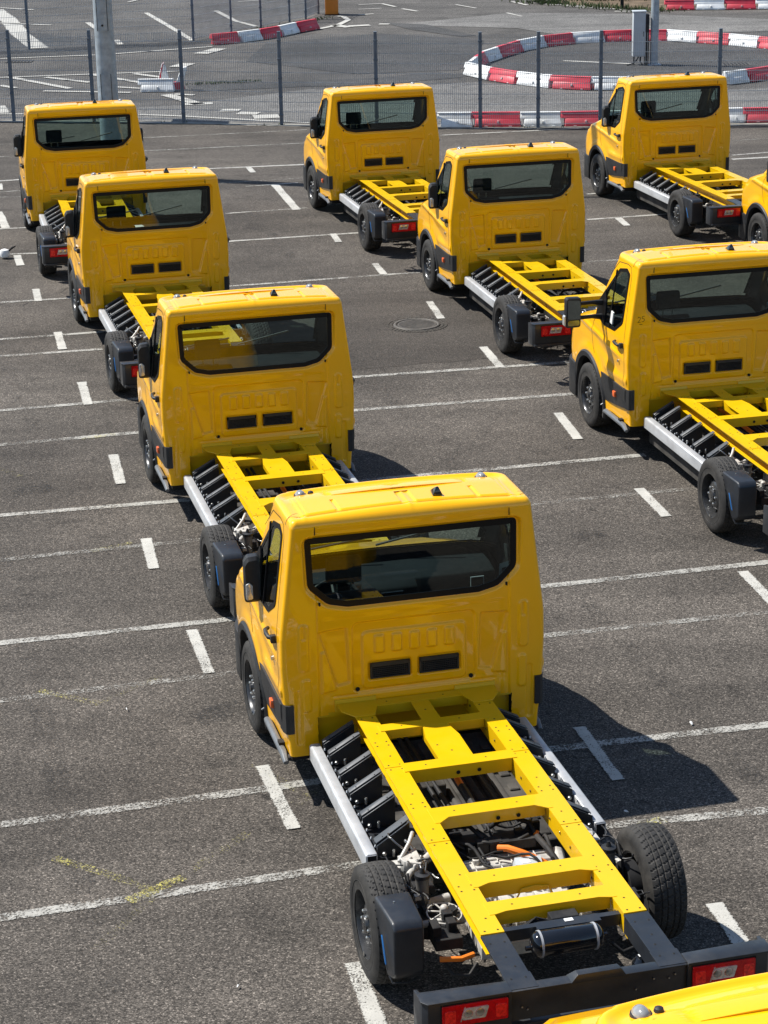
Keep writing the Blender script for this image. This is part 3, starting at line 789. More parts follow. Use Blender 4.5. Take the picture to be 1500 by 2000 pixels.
# dark joint along the rear edge of the roof skin
mb = MB()
for a, b in ((-.705, -.045), (.055, .705)):
    vs = []; n = 40
    for k in range(n+1):
        x = a+(b-a)*k/n; y = 2.388-.006*(x/.7)**2
        for dy in (-.0028, .0028): vs.append((x, y+dy, ZT+RO+float(roof_h(np.array([x]), np.array([y]))[0])+.0035))
    mb.add(vs, [(2*i, 2*i+1, 2*i+3, 2*i+2) for i in range(n)])
mb.build('roof_joint', 'hole', body, fix=False)
# vertical pressed seams on the header
mb = MB()
for c in (-1, 1): mb.box(c*.672-.0025, c*.672+.0025, YR-.0015, YR+.004, 1.93, 1.985)
mb.build('header_joint', 'hole', body)

# cab floor, inner bulkhead, door linings, dashboard, seats
mb = MB(); mb.box(-.80, .80, 2.42, 3.06, .55, .66); mb.box(-.70, .70, 2.44, 3.9, .24, .56)
mb.box(-.86, -.70, 2.40, 3.02, .26, .40); mb.box(.70, .86, 2.40, 3.02, .26, .40)
mb.box(-.70, .70, 3.05, 4.3, .3, .9); mb.build('cab_floor', 'dim', T0)
mb = MB(); mb.box(-.69, .69, 2.36, 2.42, .34, .70); mb.box(-.69, -.45, 2.31, 2.36, .60, .63); mb.box(.45, .69, 2.31, 2.36, .60, .63)
mb.build('cab_rear_bulkhead', 'yelf', T0)
mb = MB(); mb.prism([(3.14, .75), (3.12, 1.10), (3.17, 1.20), (3.30, 1.225), (3.50, 1.23), (3.52, .75)], -.84, .84, 'x')
mb.prism([(3.02, .9), (2.98, 1.10), (3.02, 1.20), (3.1, 1.24), (3.12, .9)], -.18, .22, 'x')
mb.box(-.56, -.24, 3.05, 3.16, 1.20, 1.29)
mb.build('dashboard', 'grey', T0, .012)
mb = MB(); mb.box(.62, .71, 3.04, 3.055, 1.12, 1.21); mb.box(-.80, -.72, 3.04, 3.055, 1.12, 1.21); mb.box(-.06, .10, 2.975, 3.0, 1.08, 1.19, 1); 
for x0, x1, z0, z1 in ((.395, .40, 1.30, 1.40),): pass
mb.build('air_outlet', ['hole', 'gloss'], T0)
mb = MB()
for a in ((.62, .71, 1.115, 1.121), (.62, .71, 1.209, 1.215), (.615, .621, 1.115, 1.215), (.709, .715, 1.115, 1.215)): mb.box(a[0], a[1], 3.03, 3.038, a[2], a[3])
mb.build('outlet_bezel', 'cab', T0)
mb = MB(); C0 = Vector((-.40, 2.93, 1.17)); ax = Vector((0, -.62, .78)); e1 = Vector((1, 0, 0)); e2 = ax.cross(e1)
mb.tube([C0+e1*.19*math.cos(a/14*math.pi)+e2*.19*math.sin(a/14*math.pi) for a in range(29)], .015, 8, 0, False)
mb.lathe([(-.02, .06), (.02, .05)], C0, 14, 0, 'z'); mb.tube([C0, C0+e1*.18], .014, 6); mb.tube([C0, C0-e1*.18], .014, 6); mb.tube([C0, C0+e2*.18], .014, 6)
mb.tube([C0, C0-ax*.25], .03, 8)
mb.build('steering_wheel', 'dark', T0)
def seat(cx, w_, heads):
    mb = MB(); mb.box(cx-w_/2, cx+w_/2, 2.50, 2.98, .72, .90); mb.box(cx-w_/2+.02, cx+w_/2-.02, 2.55, 2.95, .64, .74)
    mb.prism([(2.47, .86), (2.60, .86), (2.54, 1.40), (2.50, 1.44), (2.44, 1.42)], cx-w_/2+.01, cx+w_/2-.01, 'x')
    o = mb.build('seat', 'seat', T0, .03, 3)
    for hx in heads:
        m2 = MB(); m2.prism([(2.46, 1.50), (2.455, 1.66), (2.48, 1.69), (2.53, 1.68), (2.555, 1.52), (2.53, 1.49)], hx-.12, hx+.12, 'x')
        h = m2.build('headrest', 'seat', o, .025, 3)
        m3 = MB()
        for e in (-.05, .05): m3.tube([(hx+e, 2.50, 1.40), (hx+e, 2.495, 1.51)], .007, 6)
        m3.build('headrest_post', 'zinc', o)
seat(-.44, .48, [-.44])
mb = MB(); mb.box(-.13, .78, 2.50, 2.95, .72, .88); mb.prism([(2.47, .86), (2.58, .86), (2.53, 1.30), (2.45, 1.32)], -.13, .78, 'x'); mb.build('passenger_bench', 'seat', T0, .03, 3)
mb = MB(); mb.prism([(2.90, 1.88), (2.93, 1.88), (2.93, 1.80), (2.90, 1.80)], -.12, .12, 'x'); mb.tube([(0, 2.92, 1.88), (0, 2.96, 1.95)], .01, 6)
mb.build('interior_mirror', 'dark', T0, .008)
mb = MB()
for a, b in (((-.62, 3.47, 1.33), (-.05, 3.40, 1.42)), ((.05, 3.47, 1.33), (.55, 3.38, 1.45))): mb.tube([a, b], .009, 6)
mb.v = [(x, y+.11, z) for x, y, z in mb.v]; mb.build('wiper', 'dark', T0)

# mirrors, folded in against the door
for s in (-1, 1):
    mb = MB()
    P = rpoly([(-.075, -.165), (.075, -.165), (.078, .15), (.05, .175), (-.04, .17), (-.072, .13)], .035, 4)
    vs0 = [(s*-1*(-.995)*-1 if False else s*(.998)+a*1.0, 3.00, 1.392+b) for a, b in P]
    n = len(P)
    sec = [(0, .86, 0), (.022, 1, 0), (.09, 1.0, .01), (.13, .82, .02)]
    vs = []
    mxc, msc = (.983, .80) if s < 0 else (.955, .42)
    for dy, sc, sh in sec: vs += [(s*mxc+a*sc*msc-s*sh*msc, 2.97+dy, 1.392+b*sc) for a, b in P]
    mb.add(vs, [(i*n+k, i*n+(k+1) % n, (i+1)*n+(k+1) % n, (i+1)*n+k) for i in range(3) for k in range(n)]+[tuple(range(n-1, -1, -1)), tuple(range(3*n, 4*n))])
    o = mb.build('door_mirror', 'dark', T0)
    m2 = MB(); m2.prism([(3.04, 1.28), (3.10, 1.28), (3.16, 1.40), (3.08, 1.42)], s*.90, s*.97, 'x'); m2.build('mirror_arm', 'dark', o, .006)
    m2 = MB(); xa = s*1.012 if s < 0 else .955
    m2.prism(rpoly([(xa-.024, 1.255), (xa+.026, 1.262), (xa+.026, 1.36), (xa+.004, 1.385), (xa-.022, 1.372)], .012, 3), 2.955, 2.975, 'y')
    m2.build('mirror_indicator', 'clr', o, .004)

# running boards
for s in (-1, 1):
    mb = MB(); x = s*.915
    mb.tube([(x, 3.03, .30), (x, 2.98, .315), (x, 2.42, .315), (x, 2.34, .28)], [.02, .028, .028, .02], 10)
    mb.v = [(a, b, c if True else c) for a, b, c in mb.v]
    mb.box(min(s*.80, s*.93), max(s*.80, s*.93), 2.50, 2.56, .30, .36, 1); mb.tube([(s*.86, 3.04, .42), (s*.94, 3.07, .36)], .008, 6, 0)
    mb.build('running_board', ['step', 'dim'], T0)

# ---------------------------------------------------------------- chassis frame
ZF = .688
mb = MB()
YS = [2.30, 2.06, 1.62, 1.27, .72, .24, -.33, -.838]
for s in (-1, 1):
    lo, hi = sorted((s*.345, s*.480))
    for a, b in zip(YS, YS[1:]):
        k = YS.index(a); zz = ZF-(.0025 if k % 2 else 0)
        mb.box(lo, hi, b+.0015, a-.0015, ZF-.012, zz)
        for (ex, ey) in ((.030, .03), (.105, .03), (.060, .16), (.03, a-b-.03), (.105, a-b-.03)):
            mb.lathe([(0, .0075), (.0012, .0075)], (s*(.345+ex), b+ey, zz), 8, 1, 'z')
    x0, x1 = sorted((s*.347, s*.353)); mb.box(x0, x1, -.838, 2.30, ZF-.125, ZF-.012)
    x0, x1 = sorted((s*.353, s*.45)); mb.box(x0, x1, -.838, 2.30, ZF-.131, ZF-.125)
    for k in range(16):
        mb.tube([(s*.347, -.7+k*.19, ZF-.06), (s*.342, -.7+k*.19, ZF-.06)], .009, 8, 1)
    # gusset plate under the cab
    P = [(s*.345, 2.06), (s*.480, 2.06), (s*.555, 2.17), (s*.565, 2.325), (s*.29, 2.325), (s*.30, 2.20)]
    mb.prism(P, ZF+.0005, ZF+.006, 'z')
    mb.hexa([(s*.57, 2.29, ZF-.05), (s*.28, 2.29, ZF-.05), (s*.28, 2.33, ZF-.05), (s*.57, 2.33, ZF-.05), (s*.57, 2.305, ZF+.03), (s*.28, 2.305, ZF+.03), (s*.28, 2.33, ZF+.03), (s*.57, 2.33, ZF+.03)])
    mb.box(min(s*.352, s*.358), max(s*.352, s*.358), -.885, -.845, .55, .64)
def cross(y0, y1, flare=0, h=.11, z=ZF+.0015):
    a = .343
    if flare:
        mb.prism([(-a, y0-flare), (-a+.07, y0), (a-.07, y0), (a, y0-flare), (a+.03, y0-flare), (a+.03, y1), (-a-.03, y1), (-a-.03, y0-flare)], z-.006, z+.0015, 'z')
    else: mb.box(-a-.03, a+.03, y0, y1, z-.006, z+.0015)
    mb.box(-a, a, y1-.012, y1-.004, ZF-h, z-.006); mb.box(-a, a, y0+.004, y0+.012, ZF-h*.85, z-.006)
    for hx in (-.22, .18): mb.lathe([(0, .007), (.001, .007)], (hx, (y0+y1)/2, z+.0015), 8, 1, 'z')
cross(1.80, 1.90, 0, .075); cross(1.18, 1.30, 0, .105); cross(.52, .655, .06, .095); cross(-.31, -.167, .03, .115); cross(-.635, -.515, .02, .10); cross(2.20, 2.30, 0, .08)
mb.prism([(-.062, 2.20), (.062, 2.20), (.066, 1.90), (-.066, 1.90)], ZF-.004, ZF+.001, 'z')
mb.prism([(-.085, 1.80), (.085, 1.80), (.115, 1.62), (.115, 1.30), (-.115, 1.30), (-.115, 1.62)], ZF-.004, ZF+.001, 'z')
for xx in (-.085, .085): mb.box(xx-.003, xx+.003, 1.30, 1.80, ZF-.09, ZF-.004)
for xx, yy in ((0, 1.4), (0, 2.05), (-.07, 1.5)): mb.lathe([(0, .008), (.001, .008)], (xx, yy, ZF+.001), 8, 1, 'z')
for xx, yy in ((-.02, 1.178), (.04, .515), (.17, .515), (.12, 1.178)): mb.lathe([(-.002, .014), (.001, .014)], (xx, yy+.003, ZF-.05), 12, 1, 'y')
mb.tube([(-.11, -.18 - .135, .56), (-.08, -.3155, .62), (0, -.316, .63), (.08, -.3155, .62), (.11, -.315, .56)], .006, 6)
frame = mb.build('chassis_frame', ['yelf', 'hole'], T0, .0008, 1)

mb = MB()
for s in (-1, 1):
    lo, hi = sorted((s*.342, s*.484)); mb.box(lo, hi, -1.335, -.841, ZF-.016, ZF-.006)
    lo, hi = sorted((s*.335, s*.490)); mb.box(lo, hi, -1.40, -1.25, ZF-.022, ZF-.002)
    x0, x1 = sorted((s*.346, s*.352)); mb.box(x0, x1, -1.38, -.84, ZF-.12, ZF-.016)
    for (ex, ey) in ((.03, -1.30), (.11, -1.30), (.07, -1.08), (.03, -.93), (.11, -.93), (.05, -1.18)): mb.lathe([(0, .008), (.0015, .008)], (s*(.345+ex), ey, ZF-.006 if ey > -1.25 else ZF-.002), 8, 1, 'z')
mb.box(-.345, .345, -.79, -.75, ZF-.10, ZF-.03); mb.box(-.15, .22, -.825, -.75, ZF-.07, ZF-.028)
mb.build('rear_frame_extension', ['blk', 'hole'], T0, .0015, 1)

# side sills and outriggers
for s in (-1, 1):
    mb = MB(); P = [(s*.775, .345), (s*.775, .445), (s*.762, .457), (s*.705, .457), (s*.700, .45), (s*.700, .345)]
    mb.prism(P, .612, 2.22, 'y', 0)
    mb.box(min(s*.768, s*.706), max(s*.768, s*.706), .606, .612, .35, .450, 1)
    for k in range(14):
        y = .70+k*.108; mb.lathe([(0, .008), (.018, .006)], (s*.692, y, .452), 7, 0, 'z')
    mb.build('side_sill', ['alu', 'hole'], T0, .004, 1)
    mb = MB(); mb.box(min(s*.698, s*.46), max(s*.698, s*.46), .66, 2.26, .385, .395); mb.build('added_dark_plate', 'blk', T0)  # added dark plate, stands in for the shade in the outrigger gaps
    for k, (y, wd2) in enumerate([(2.16, .07), (1.98, .075), (1.67, .078), (1.395, .078), (1.065, .082), (.705, .10)]):
        mb = MB(); xi, xo = s*.474, s*.695; zi, zo = .605, .500; skew = .03 if k < 5 else .05
        yi = y+skew/2; yo = y-skew/2; hw = wd2/2
        # top plate
        hp = hw*.66
        P = [(xo, yo+hw-2*hp), (xi, yi+hw-2*hp*.95), (xi, yi+hw), (xo, yo+hw)]; Zs = [zo, zi, zi, zo]
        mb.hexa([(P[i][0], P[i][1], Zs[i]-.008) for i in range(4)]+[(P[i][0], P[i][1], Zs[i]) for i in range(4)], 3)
        # deep web below
        b = [(xo, yo-hw*.8), (xi, yi-hw*.7), (xi, yi-hw*.7+.012), (xo, yo-hw*.8+.012)]
        mb.hexa([(b[0][0], b[0][1], .42), (b[1][0], b[1][1], .40), (b[2][0], b[2][1], .40), (b[3][0], b[3][1], .42)]+[(b[i][0], b[i][1], Zs[i]-.009) for i in range(4)])
        b = [(q_[0], q_[1]+hw*1.4) for q_ in b]
        mb.hexa([(b[0][0], b[0][1], .42), (b[1][0], b[1][1], .40), (b[2][0], b[2][1], .40), (b[3][0], b[3][1], .42)]+[(b[i][0], b[i][1], Zs[i]-.009) for i in range(4)])
        for t in (.22, .8): mb.lathe([(0, .0065), (.0015, .0065)], (xo+(xi-xo)*t, yo+(yi-yo)*t, zo+(zi-zo)*t), 8, 1, 'z')
        mb.lathe([(-.02, .012), (.0, .012)], (s*.66, yo-hw-.02, .455), 8, 2, 'y')
        if k: mb.tube([(s*.60, yo-hw-.03, .43), (s*.60, yo-hw-.03, .475)], .009, 6, 2)
        mb.build('outrigger', ['blk', 'hole', 'zinc', 'blk_lit'], T0, .001, 1)

# battery pack, pipes, drive unit
mb = MB(); mb.box(-.69, .69, .66, 2.28, .16, .36)
for k in range(9):
    x = -.32+k*.08; mb.hexa([(x-.03, .70, .36), (x+.03, .70, .36), (x+.03, 2.2, .36), (x-.03, 2.2, .36), (x-.02, .72, .382), (x+.02, .72, .382), (x+.02, 2.18, .382), (x-.02, 2.18, .382)])
for k in range(7): mb.box(-.45, -.38, .72+k*.21, .80+k*.21, .36, .375); mb.box(.38, .45, .72+k*.21, .80+k*.21, .36, .375)
mb.box(-.33, -.05, 1.36, 1.50, .38, .47)
mb.build('battery_pack', 'under', T0, .006, 1)
mb = MB()
for x, z, r in ((-.17, .46, .015), (-.125, .465, .015), (.20, .44, .010), (.25, .44, .010)):
    mb.tube([(x, 2.2, z), (x, 1.5, z), (x+.01, 1.0, z-.01), (x, .75, z-.02), (x-.05, .62, z)], r, 8)
mb.tube([(.035, 1.26, .47), (.035, 1.05, .46), (.05, .85, .44), (.06, .7, .42)], .027, 10)
mb.build('coolant_pipe', 'dark', T0)
mb = MB(); mb.tube([(.04, 2.2, .47), (.045, 1.8, .47), (.04, 1.5, .472), (.035, 1.25, .47)], .021, 10); mb.lathe([(-.02, .024), (.02, .024)], (.036, 1.28, .47), 12, 1, 'y')
mb.tube([(.0, .395, .50), (.05, .36, .51), (.12, .30, .50), (.20, .255, .47), (.27, .22, .43)], .022, 10)
mb.tube([(.30, .56, .48), (.29, .52, .50), (.27, .50, .49)], .014, 8)
mb.tube([(-.62, -.50, .36), (-.5, -.52, .355), (-.42, -.50, .36)], .016, 8)
mb.build('high_voltage_cable', ['org', 'dark'], T0)
mb = MB()
mb.prism(rpoly([(-.30, .12), (.34, .08), (.40, .20), (.36, .40), (.05, .44), (-.26, .40)], .05, 4), .30, .44, 'z', 0)
for k in range(8): mb.box(-.26+k*.08, -.252+k*.08, .12, .40, .44, .452)
mb.box(-.27, .36, .27, .278, .44, .455); mb.box(-.27, .33, .36, .368, .44, .452)
mb.tube([(.20, .12, .42), (.33, .2, .42), (.36, .36, .43)], .05, 10)
mb.tube([(-.30, -.40, .46), (.0, -.42, .47), (.30, -.40, .46)], .045, 12)
for k in range(9): x = -.28+k*.065; mb.lathe([(-.006, .055), (.006, .055)], (x, -.41, .465), 14)
mb.prism([(-.36, -.45), (.36, -.45), (.33, .1), (-.33, .1)], .28, .36, 'z')
rnd = random.Random(5)
for k in range(14):
    x, y = rnd.uniform(-.28, .34), rnd.uniform(-.12, .38); w9 = rnd.uniform(.012, .035); mb.lathe([(.42, w9), (.455+rnd.uniform(0, .02), w9*.8), (.47, w9*.4)], (x, y, 0), 10, 0, 'z')
for k in range(5): mb.box(-.25+k*.11, -.19+k*.11, -.15, -.02, .36, .44)
mb.build('drive_unit', 'cast', T0, .004, 1)
mb = MB(); mb.hexa([(.03, .155, .44), (.21, .13, .44), (.24, .25, .44), (.05, .265, .44), (.04, .165, .50), (.20, .14, .50), (.22, .24, .50), (.06, .255, .50)])
mb.box(.08, .14, .17, .22, .50, .502, 1); mb.build('control_unit', ['cab', 'lab'], T0, .006)
mb = MB()
mb.prism(rpoly([(-.33, .44), (.34, .46), (.33, .68), (-.32, .70)], .05, 4), .36, .46, 'z')
mb.prism(rpoly([(-.28, .50), (-.06, .50), (-.06, .66), (-.28, .66)], .05, 4), .46, .50, 'z')
mb.prism(rpoly([(.02, .50), (.28, .50), (.26, .64), (.04, .64)], .04, 4), .46, .49, 'z')
mb.build('battery_cover', 'dim', T0, .004, 1); mb = MB()
mb.box(-.34, -.26, .28, .40, .42, .53); mb.build('junction_box', 'dark', T0, .006, 1); mb = MB(); mb.box(.02, .25, .42, .455, .46, .52)
rnd = random.Random(3)
for k in range(11):
    x, y = rnd.uniform(-.30, .30), rnd.uniform(.1, .66); a = rnd.uniform(0, 6.3); P = []
    for i in range(8):
        a += rnd.uniform(-.7, .7); x += .05*math.cos(a); y += .05*math.sin(a); x = max(-.31, min(.31, x)); y = max(-.05, min(.68, y)); P.append((x, y, .50+.03*math.sin(i*.9+k)))
    mb.tube(P, rnd.choice((.006, .009, .012)), 6)
rnd = random.Random(21)
for k in range(12):
    x, y = rnd.uniform(-.3, .3), rnd.uniform(.42, .70); w9 = rnd.uniform(.012, .04); mb.box(x-w9, x+w9, y-w9*.8, y+w9*.8, .46, .49+w9)
mb.tube([(.02, .66, .50), (.08, .62, .56), (.18, .60, .575), (.26, .58, .54), (.28, .52, .49)], .016, 8)
mb.tube([(-.3, .60, .52), (-.22, .62, .56), (-.12, .60, .56), (-.06, .5, .52)], .014, 8)
mb.tube([(.26, .44, .52), (.29, .30, .50), (.30, .16, .48), (.27, .06, .47)], .02, 8)
for k in range(6):
    x = -.3+k*.1; mb.tube([(x, -.48, .50), (x+.05, -.44, .54), (x+.1, -.47, .53)], .009, 6)
mb.build('wiring_harness', 'dim', T0, .003, 1); mb = MB()
for k in range(5): mb.tube([(-.32+k*.02, -.74, .60), (-.2+k*.02, -.70, .62+.01*k), (0, -.72, .62), (.2, -.70, .63), (.3, -.71, .61)], .007, 6)
mb.box(-.04, .12, -.74, -.66, .60, .66); mb.box(-.12, -.05, -.75, -.70, .60, .64)
mb.build('brake_valve', 'dim', T0, .003, 1)
mb = MB(); mb.box(-.10, -.065, -.752, -.74, .642, .646, 1); mb.box(.02, .07, -.79, -.76, .661, .664); mb.box(.13, .16, -.75, -.72, .62, .64); mb.build('warning_label', ['lab', 'labr'], T0)

# suspension
for s in (-1, 1):
    mb = MB()
    m9 = MB(); m9.lathe([(.36, .05), (.40, .034), (.575, .040), (.59, .044)], (s*.575, .03, 0), 18, 0, 'z'); m9.lathe([(.59, .046), (.612, .046), (.618, .018), (.65, .008)], (s*.575, .03, 0), 18, 1, 'z')
    for k in range(3): m9.box(s*.575-.003, s*.575+.003, .03-.075+k*.01, .03+.075-k*.01, .36+k*.05, .41+k*.05)
    m9.build('strut', ['steel', 'dark'], T0)
    rn = random.Random(11+s); m9 = MB()
    for k in range(16):
        x, y, z = s*rn.uniform(.42, .66), rn.uniform(-.35, .45), rn.uniform(.40, .56); P = [(x, y, z)]
        a, b = rn.uniform(0, 6.28), rn.uniform(-.4, .4)
        for i in range(6):
            a += rn.uniform(-.6, .6); b += rn.uniform(-.5, .5); x += .035*math.cos(a); y += .035*math.sin(a); z = max(.34, min(.60, z+.03*math.sin(b)))
            x = s*max(.40, min(.69, abs(x))); P.append((x, y, z))
        m9.tube(P, rn.choice((.005, .007, .010)), 6, rn.choice((0, 0, 0, 1)))
    for k in range(7):
        x, y, z = s*rn.uniform(.46, .62), rn.uniform(-.3, .45), rn.uniform(.40, .50); w9 = rn.uniform(.015, .035); m9.box(x-w9, x+w9, y-w9, y+w9, z-w9*.7, z+w9*.7, rn.choice((0, 2)))
    m9.build('brake_hose', ['dark', 'zinc', 'cast'], T0, .002, 1)
    mb.tube([(s*.72, 0, .36), (s*.55, .05, .40), (s*.40, .08, .40)], [.03, .025, .03], 10)
    mb.tube([(s*.72, .10, .42), (s*.58, .30, .47), (s*.42, .42, .50)], [.025, .02, .03], 8)
    mb.tube([(s*.70, -.12, .36), (s*.52, -.16, .40), (s*.38, -.2, .42)], [.025, .02, .03], 8)
    hub = Vector((s*.50, -.17, .46))
    for k in range(7):
        a = k/7*6.28; mb.tube([hub, hub+Vector((.10*math.cos(a), .12*math.sin(a), -.01))], .006, 6)
    mb.tube([hub+Vector((.10*math.cos(a/10*math.pi), .12*math.sin(a/10*math.pi), -.01)) for a in range(21)], .006, 6)
    mb.lathe([(-.03, .03), (.03, .026), (.045, .014)], hub, 12, 0, 'z')
    mb.prism([(s*.49, .30), (s*.60, .36), (s*.62, .44), (s*.55, .46), (s*.49, .52)], .44, .52, 'z')
    mb.tube([(s*.62, .40, .50), (s*.53, .50, .56), (s*.49, .56, .60)], .014, 6); mb.box(min(s*.52, s*.66), max(s*.52, s*.66), .40, .50, .40, .46)
    for k in range(6): mb.lathe([(0, .014), (.03, .01)], (s*(.52+.03*(k % 3)), .34+.05*(k//3)-.05*(k % 2), .50), 7, 0, 'z')
    mb.build('suspension_arm', 'cast', T0, .003, 1)
    mb = MB()
    mb.box(min(s*.46, s*.62), max(s*.46, s*.62), -.42, -.24, .36, .43)
    for x, y in ((.60, -.33), (.50, -.30)): mb.box(min(s*x-.025, s*x+.025), max(s*x-.025, s*x+.025), y-.05, y+.05, .43, .49)
    mb.lathe([(.26, .09), (.28, .14), (.34, .15), (.40, .13)], (s*.55, -.02, 0), 18, 0, 'z')
    mb.lathe([(-.05, .15), (.03, .15)], (s*.71, 0, .352), 24, 0, 'x')
    mb.tube([(s*.64, .20, .55), (s*.63, .15, .42), (s*.64, .12, .36)], .008, 6); mb.tube([(s*.65, .08, .60), (s*.66, .02, .52), (s*.64, -.05, .44)], .010, 6)
    mb.box(-.62 if s < 0 else .50, -.50 if s < 0 else .62, .02, .12, .48, .52)
    mb.tube([(s*.60, -.44, .34), (s*.55, -.52, .26), (s*.46, -.54, .25), (s*.40, -.50, .30)], .012, 8)
    mb.build('subframe_bracket', 'dim', T0, .003, 1)

# air tank and compressor behind the axle
mb = MB(); r = .072; prof = [(-.215, .01), (-.213, .035), (-.20, .058), (-.18, r), (.165, r), (.185, .058), (.198, .035), (.20, .01)]
mb.lathe(prof, (0, -.90, .615), 30); mb.lathe([(-.245, .014), (-.215, .014)], (0, -.90, .60), 8)
mb.lathe([(.2, .012), (.225, .012)], (0, -.90, .615), 8)
tank = mb.build('air_tank', 'gloss', T0, 0, 2, 60)
for x in (-.165, .15):
    mb = MB(); mb.lathe([(x-.006, r+.002), (x-.006, r+.004), (x+.006, r+.004), (x+.006, r+.002)], (0, -.90, .615), 30); mb.build('strap', 'alu', tank)
mb = MB(); mb.lathe([(.44, .04), (.45, .048), (.52, .048), (.53, .04), (.545, .03), (.55, .01)], (.36, -1.07, 0), 18, 0, 'z'); mb.box(.35, .38, -1.075, -1.05, .545, .552, 1)
mb.tube([(.42, -1.0, .5), (.45, -1.1, .52), (.44, -1.2, .58), (.42, -1.25, .6)], .006, 6); mb.tube([(.40, -1.0, .55), (.43, -.95, .58), (.44, -.9, .56)], .006, 6)
mb.build('horn_unit', ['gloss', 'lab'], T0)

# wheels
def make_wheel(cy_, s, front):
    R0 = .352; wx0, wx1 = .715, .945     # inner and outer face
    NS = 264; cols = []
    W = wx1-wx0
    prof = [(0.0, .205), (.004, .235), (-.004, .27), (-.006, .30), (.004, .325), (.014, .340)]
    tr = []; nT = 26
    for k in range(nT+1): tr.append((.022+(W-.044)*k/nT, R0-.006*abs(2*k/nT-1)**3*1.6))
    allp = prof+tr+[(W-t, r_) for t, r_ in prof[::-1]]
    n1 = len(prof); vs = []
    for i, (t, r_) in enumerate(allp):
        for k in range(NS):
            rad = r_
            if n1 <= i <= n1+nT:
                kk = i-n1
                if kk in (5, 10, 16, 21): rad -= .008
                else:
                    off = {0: 0, 1: 1, 2: 2, 3: 1, 4: 0}[min(4, kk//6)]
                    if (k+off*2+(kk % 6)//2) % 6 == 0: rad -= .007
            a = 2*math.pi*k/NS; x = s*(wx0+t); vs.append((x, rad*math.cos(a), rad*math.sin(a)))
    n = len(allp)
    fs = [(i*NS+k, i*NS+(k+1) % NS, (i+1)*NS+(k+1) % NS, (i+1)*NS+k) for i in range(n-1) for k in range(NS)]
    mb = MB(); mb.add(vs, fs)
    mb.tube([(s*(wx1+.0015), .262*math.cos(a), .262*math.sin(a)) for a in [i/40*6.2832 for i in range(41)]], .003, 5, 0, False)
    o = mb.build('wheel', 'rub', T0, 0, 2, 30); o.location = (0, cy_, .352)
    mb = MB(); X = s*wx1
    if front: pr = [(-.001, .212), (-.008, .203), (-.035, .196), (-.075, .190), (-.082, .172), (-.060, .160), (-.052, .12), (-.040, .095), (-.034, .06), (-.018, .052), (-.014, .02)]
    else: pr = [(-.001, .212), (-.008, .203), (-.05, .196), (-.105, .188), (-.110, .170), (-.070, .152), (-.040, .125), (-.028, .095), (-.026, .06), (-.006, .052), (-.002, .02)]
    mb.lathe([(s*t, r_) for t, r_ in pr], (X, 0, 0), 48, 0, caps=False)
    mb.lathe([(s*pr[-1][0], .022), (s*pr[-1][0]+s*.001, .001)], (X, 0, 0), 14, 0, caps=False)
    mb.lathe([(-s*.229, .212), (-s*.22, .19), (-s*.12, .185), (-s*.121, .01)], (X, 0, 0), 40, 0, caps=False)
    nh = 10
    for k in range(nh):
        a = k/nh*6.2832+.2; rh_, xd = (.140, -.052) if front else (.140, -.052)
        c = (X+s*xd, rh_*math.cos(a), rh_*math.sin(a)); mb.lathe([(-s*.012, .021), (s*.007, .019)], c, 12, 1)
    for k in range(6):
        a = k/6*6.2832; c = (X-s*.034, .078*math.cos(a), .078*math.sin(a)); mb.lathe([(0, .014), (s*.022, .012), (s*.027, .006)], c, 7, 2)
    mb.lathe([(-.004*s, .03), (s*.014, .026)], (X-s*.015, 0, 0), 14, 0)
    mb.box(min(X, X-s*.004), max(X, X-s*.004), -.014, .014, -.205, -.185, 2)
    mb.build('rim', ['rim', 'hole', 'zinc'], o, 0, 2, 40)
    return o
for s in (-1, 1):
    make_wheel(0, s, False); make_wheel(3.50, s, True)
mb = MB(); mb.tube([(-.70, 3.5, .352), (.70, 3.5, .352)], .04, 8); mb.box(-.5, .5, 3.3, 3.7, .24, .34)
for s in (-1, 1):
    P = [(3.5-.44*math.cos(a/12*math.pi), .36+.44*math.sin(a/12*math.pi)) for a in range(13)]
    n = len(P); mb.add([(s*.91, y, z) for y, z in P]+[(s*.66, y, z) for y, z in P], [(i, i+1, n+i+1, n+i) for i in range(n-1)]+[tuple(range(n, 2*n))])
mb.build('front_axle', 'dim', T0)

# charging box behind the left rear wheel
mb = MB(); P = [(-.205, .655), (-.50, .635), (-.535, .60), (-.525, .315), (-.49, .265), (-.43, .262), (-.375, .37), (-.31, .50), (-.20, .60)]
n = len(P); vs = [(-.925, y, z) for y, z in P]+[(-.715, y, z) for y, z in P]
vs = [(x if x > -.8 else x+.012*(1 if z < .3 else 0)+.03*(y < -.47), y, z) for x, y, z in vs]
mb.add(vs, [tuple(range(n)), tuple(range(2*n-1, n-1, -1))]+[(i, n+i, n+(i+1) % n, (i+1) % n) for i in range(n)])
box = mb.build('rear_side_box', 'blk', T0, .018, 3)
mb = MB(); mb.prism([(-.40, .495), (-.388, .505), (-.462, .375), (-.475, .365)], -.931, -.924, 'x'); mb.build('blue_strip', 'blue', box)
mb = MB(); mb.lathe([(0, .006), (.003, .005)], (-.83, -.30, .651), 8, 0, 'z'); mb.build('fixing_screw', 'zinc', box)
mb = MB(); mb.tube([(-.90, -.44, .27), (-.89, -.47, .235), (-.80, -.47, .225), (-.72, -.46, .24)], .006, 6); mb.build('box_bracket', 'rim', T0)

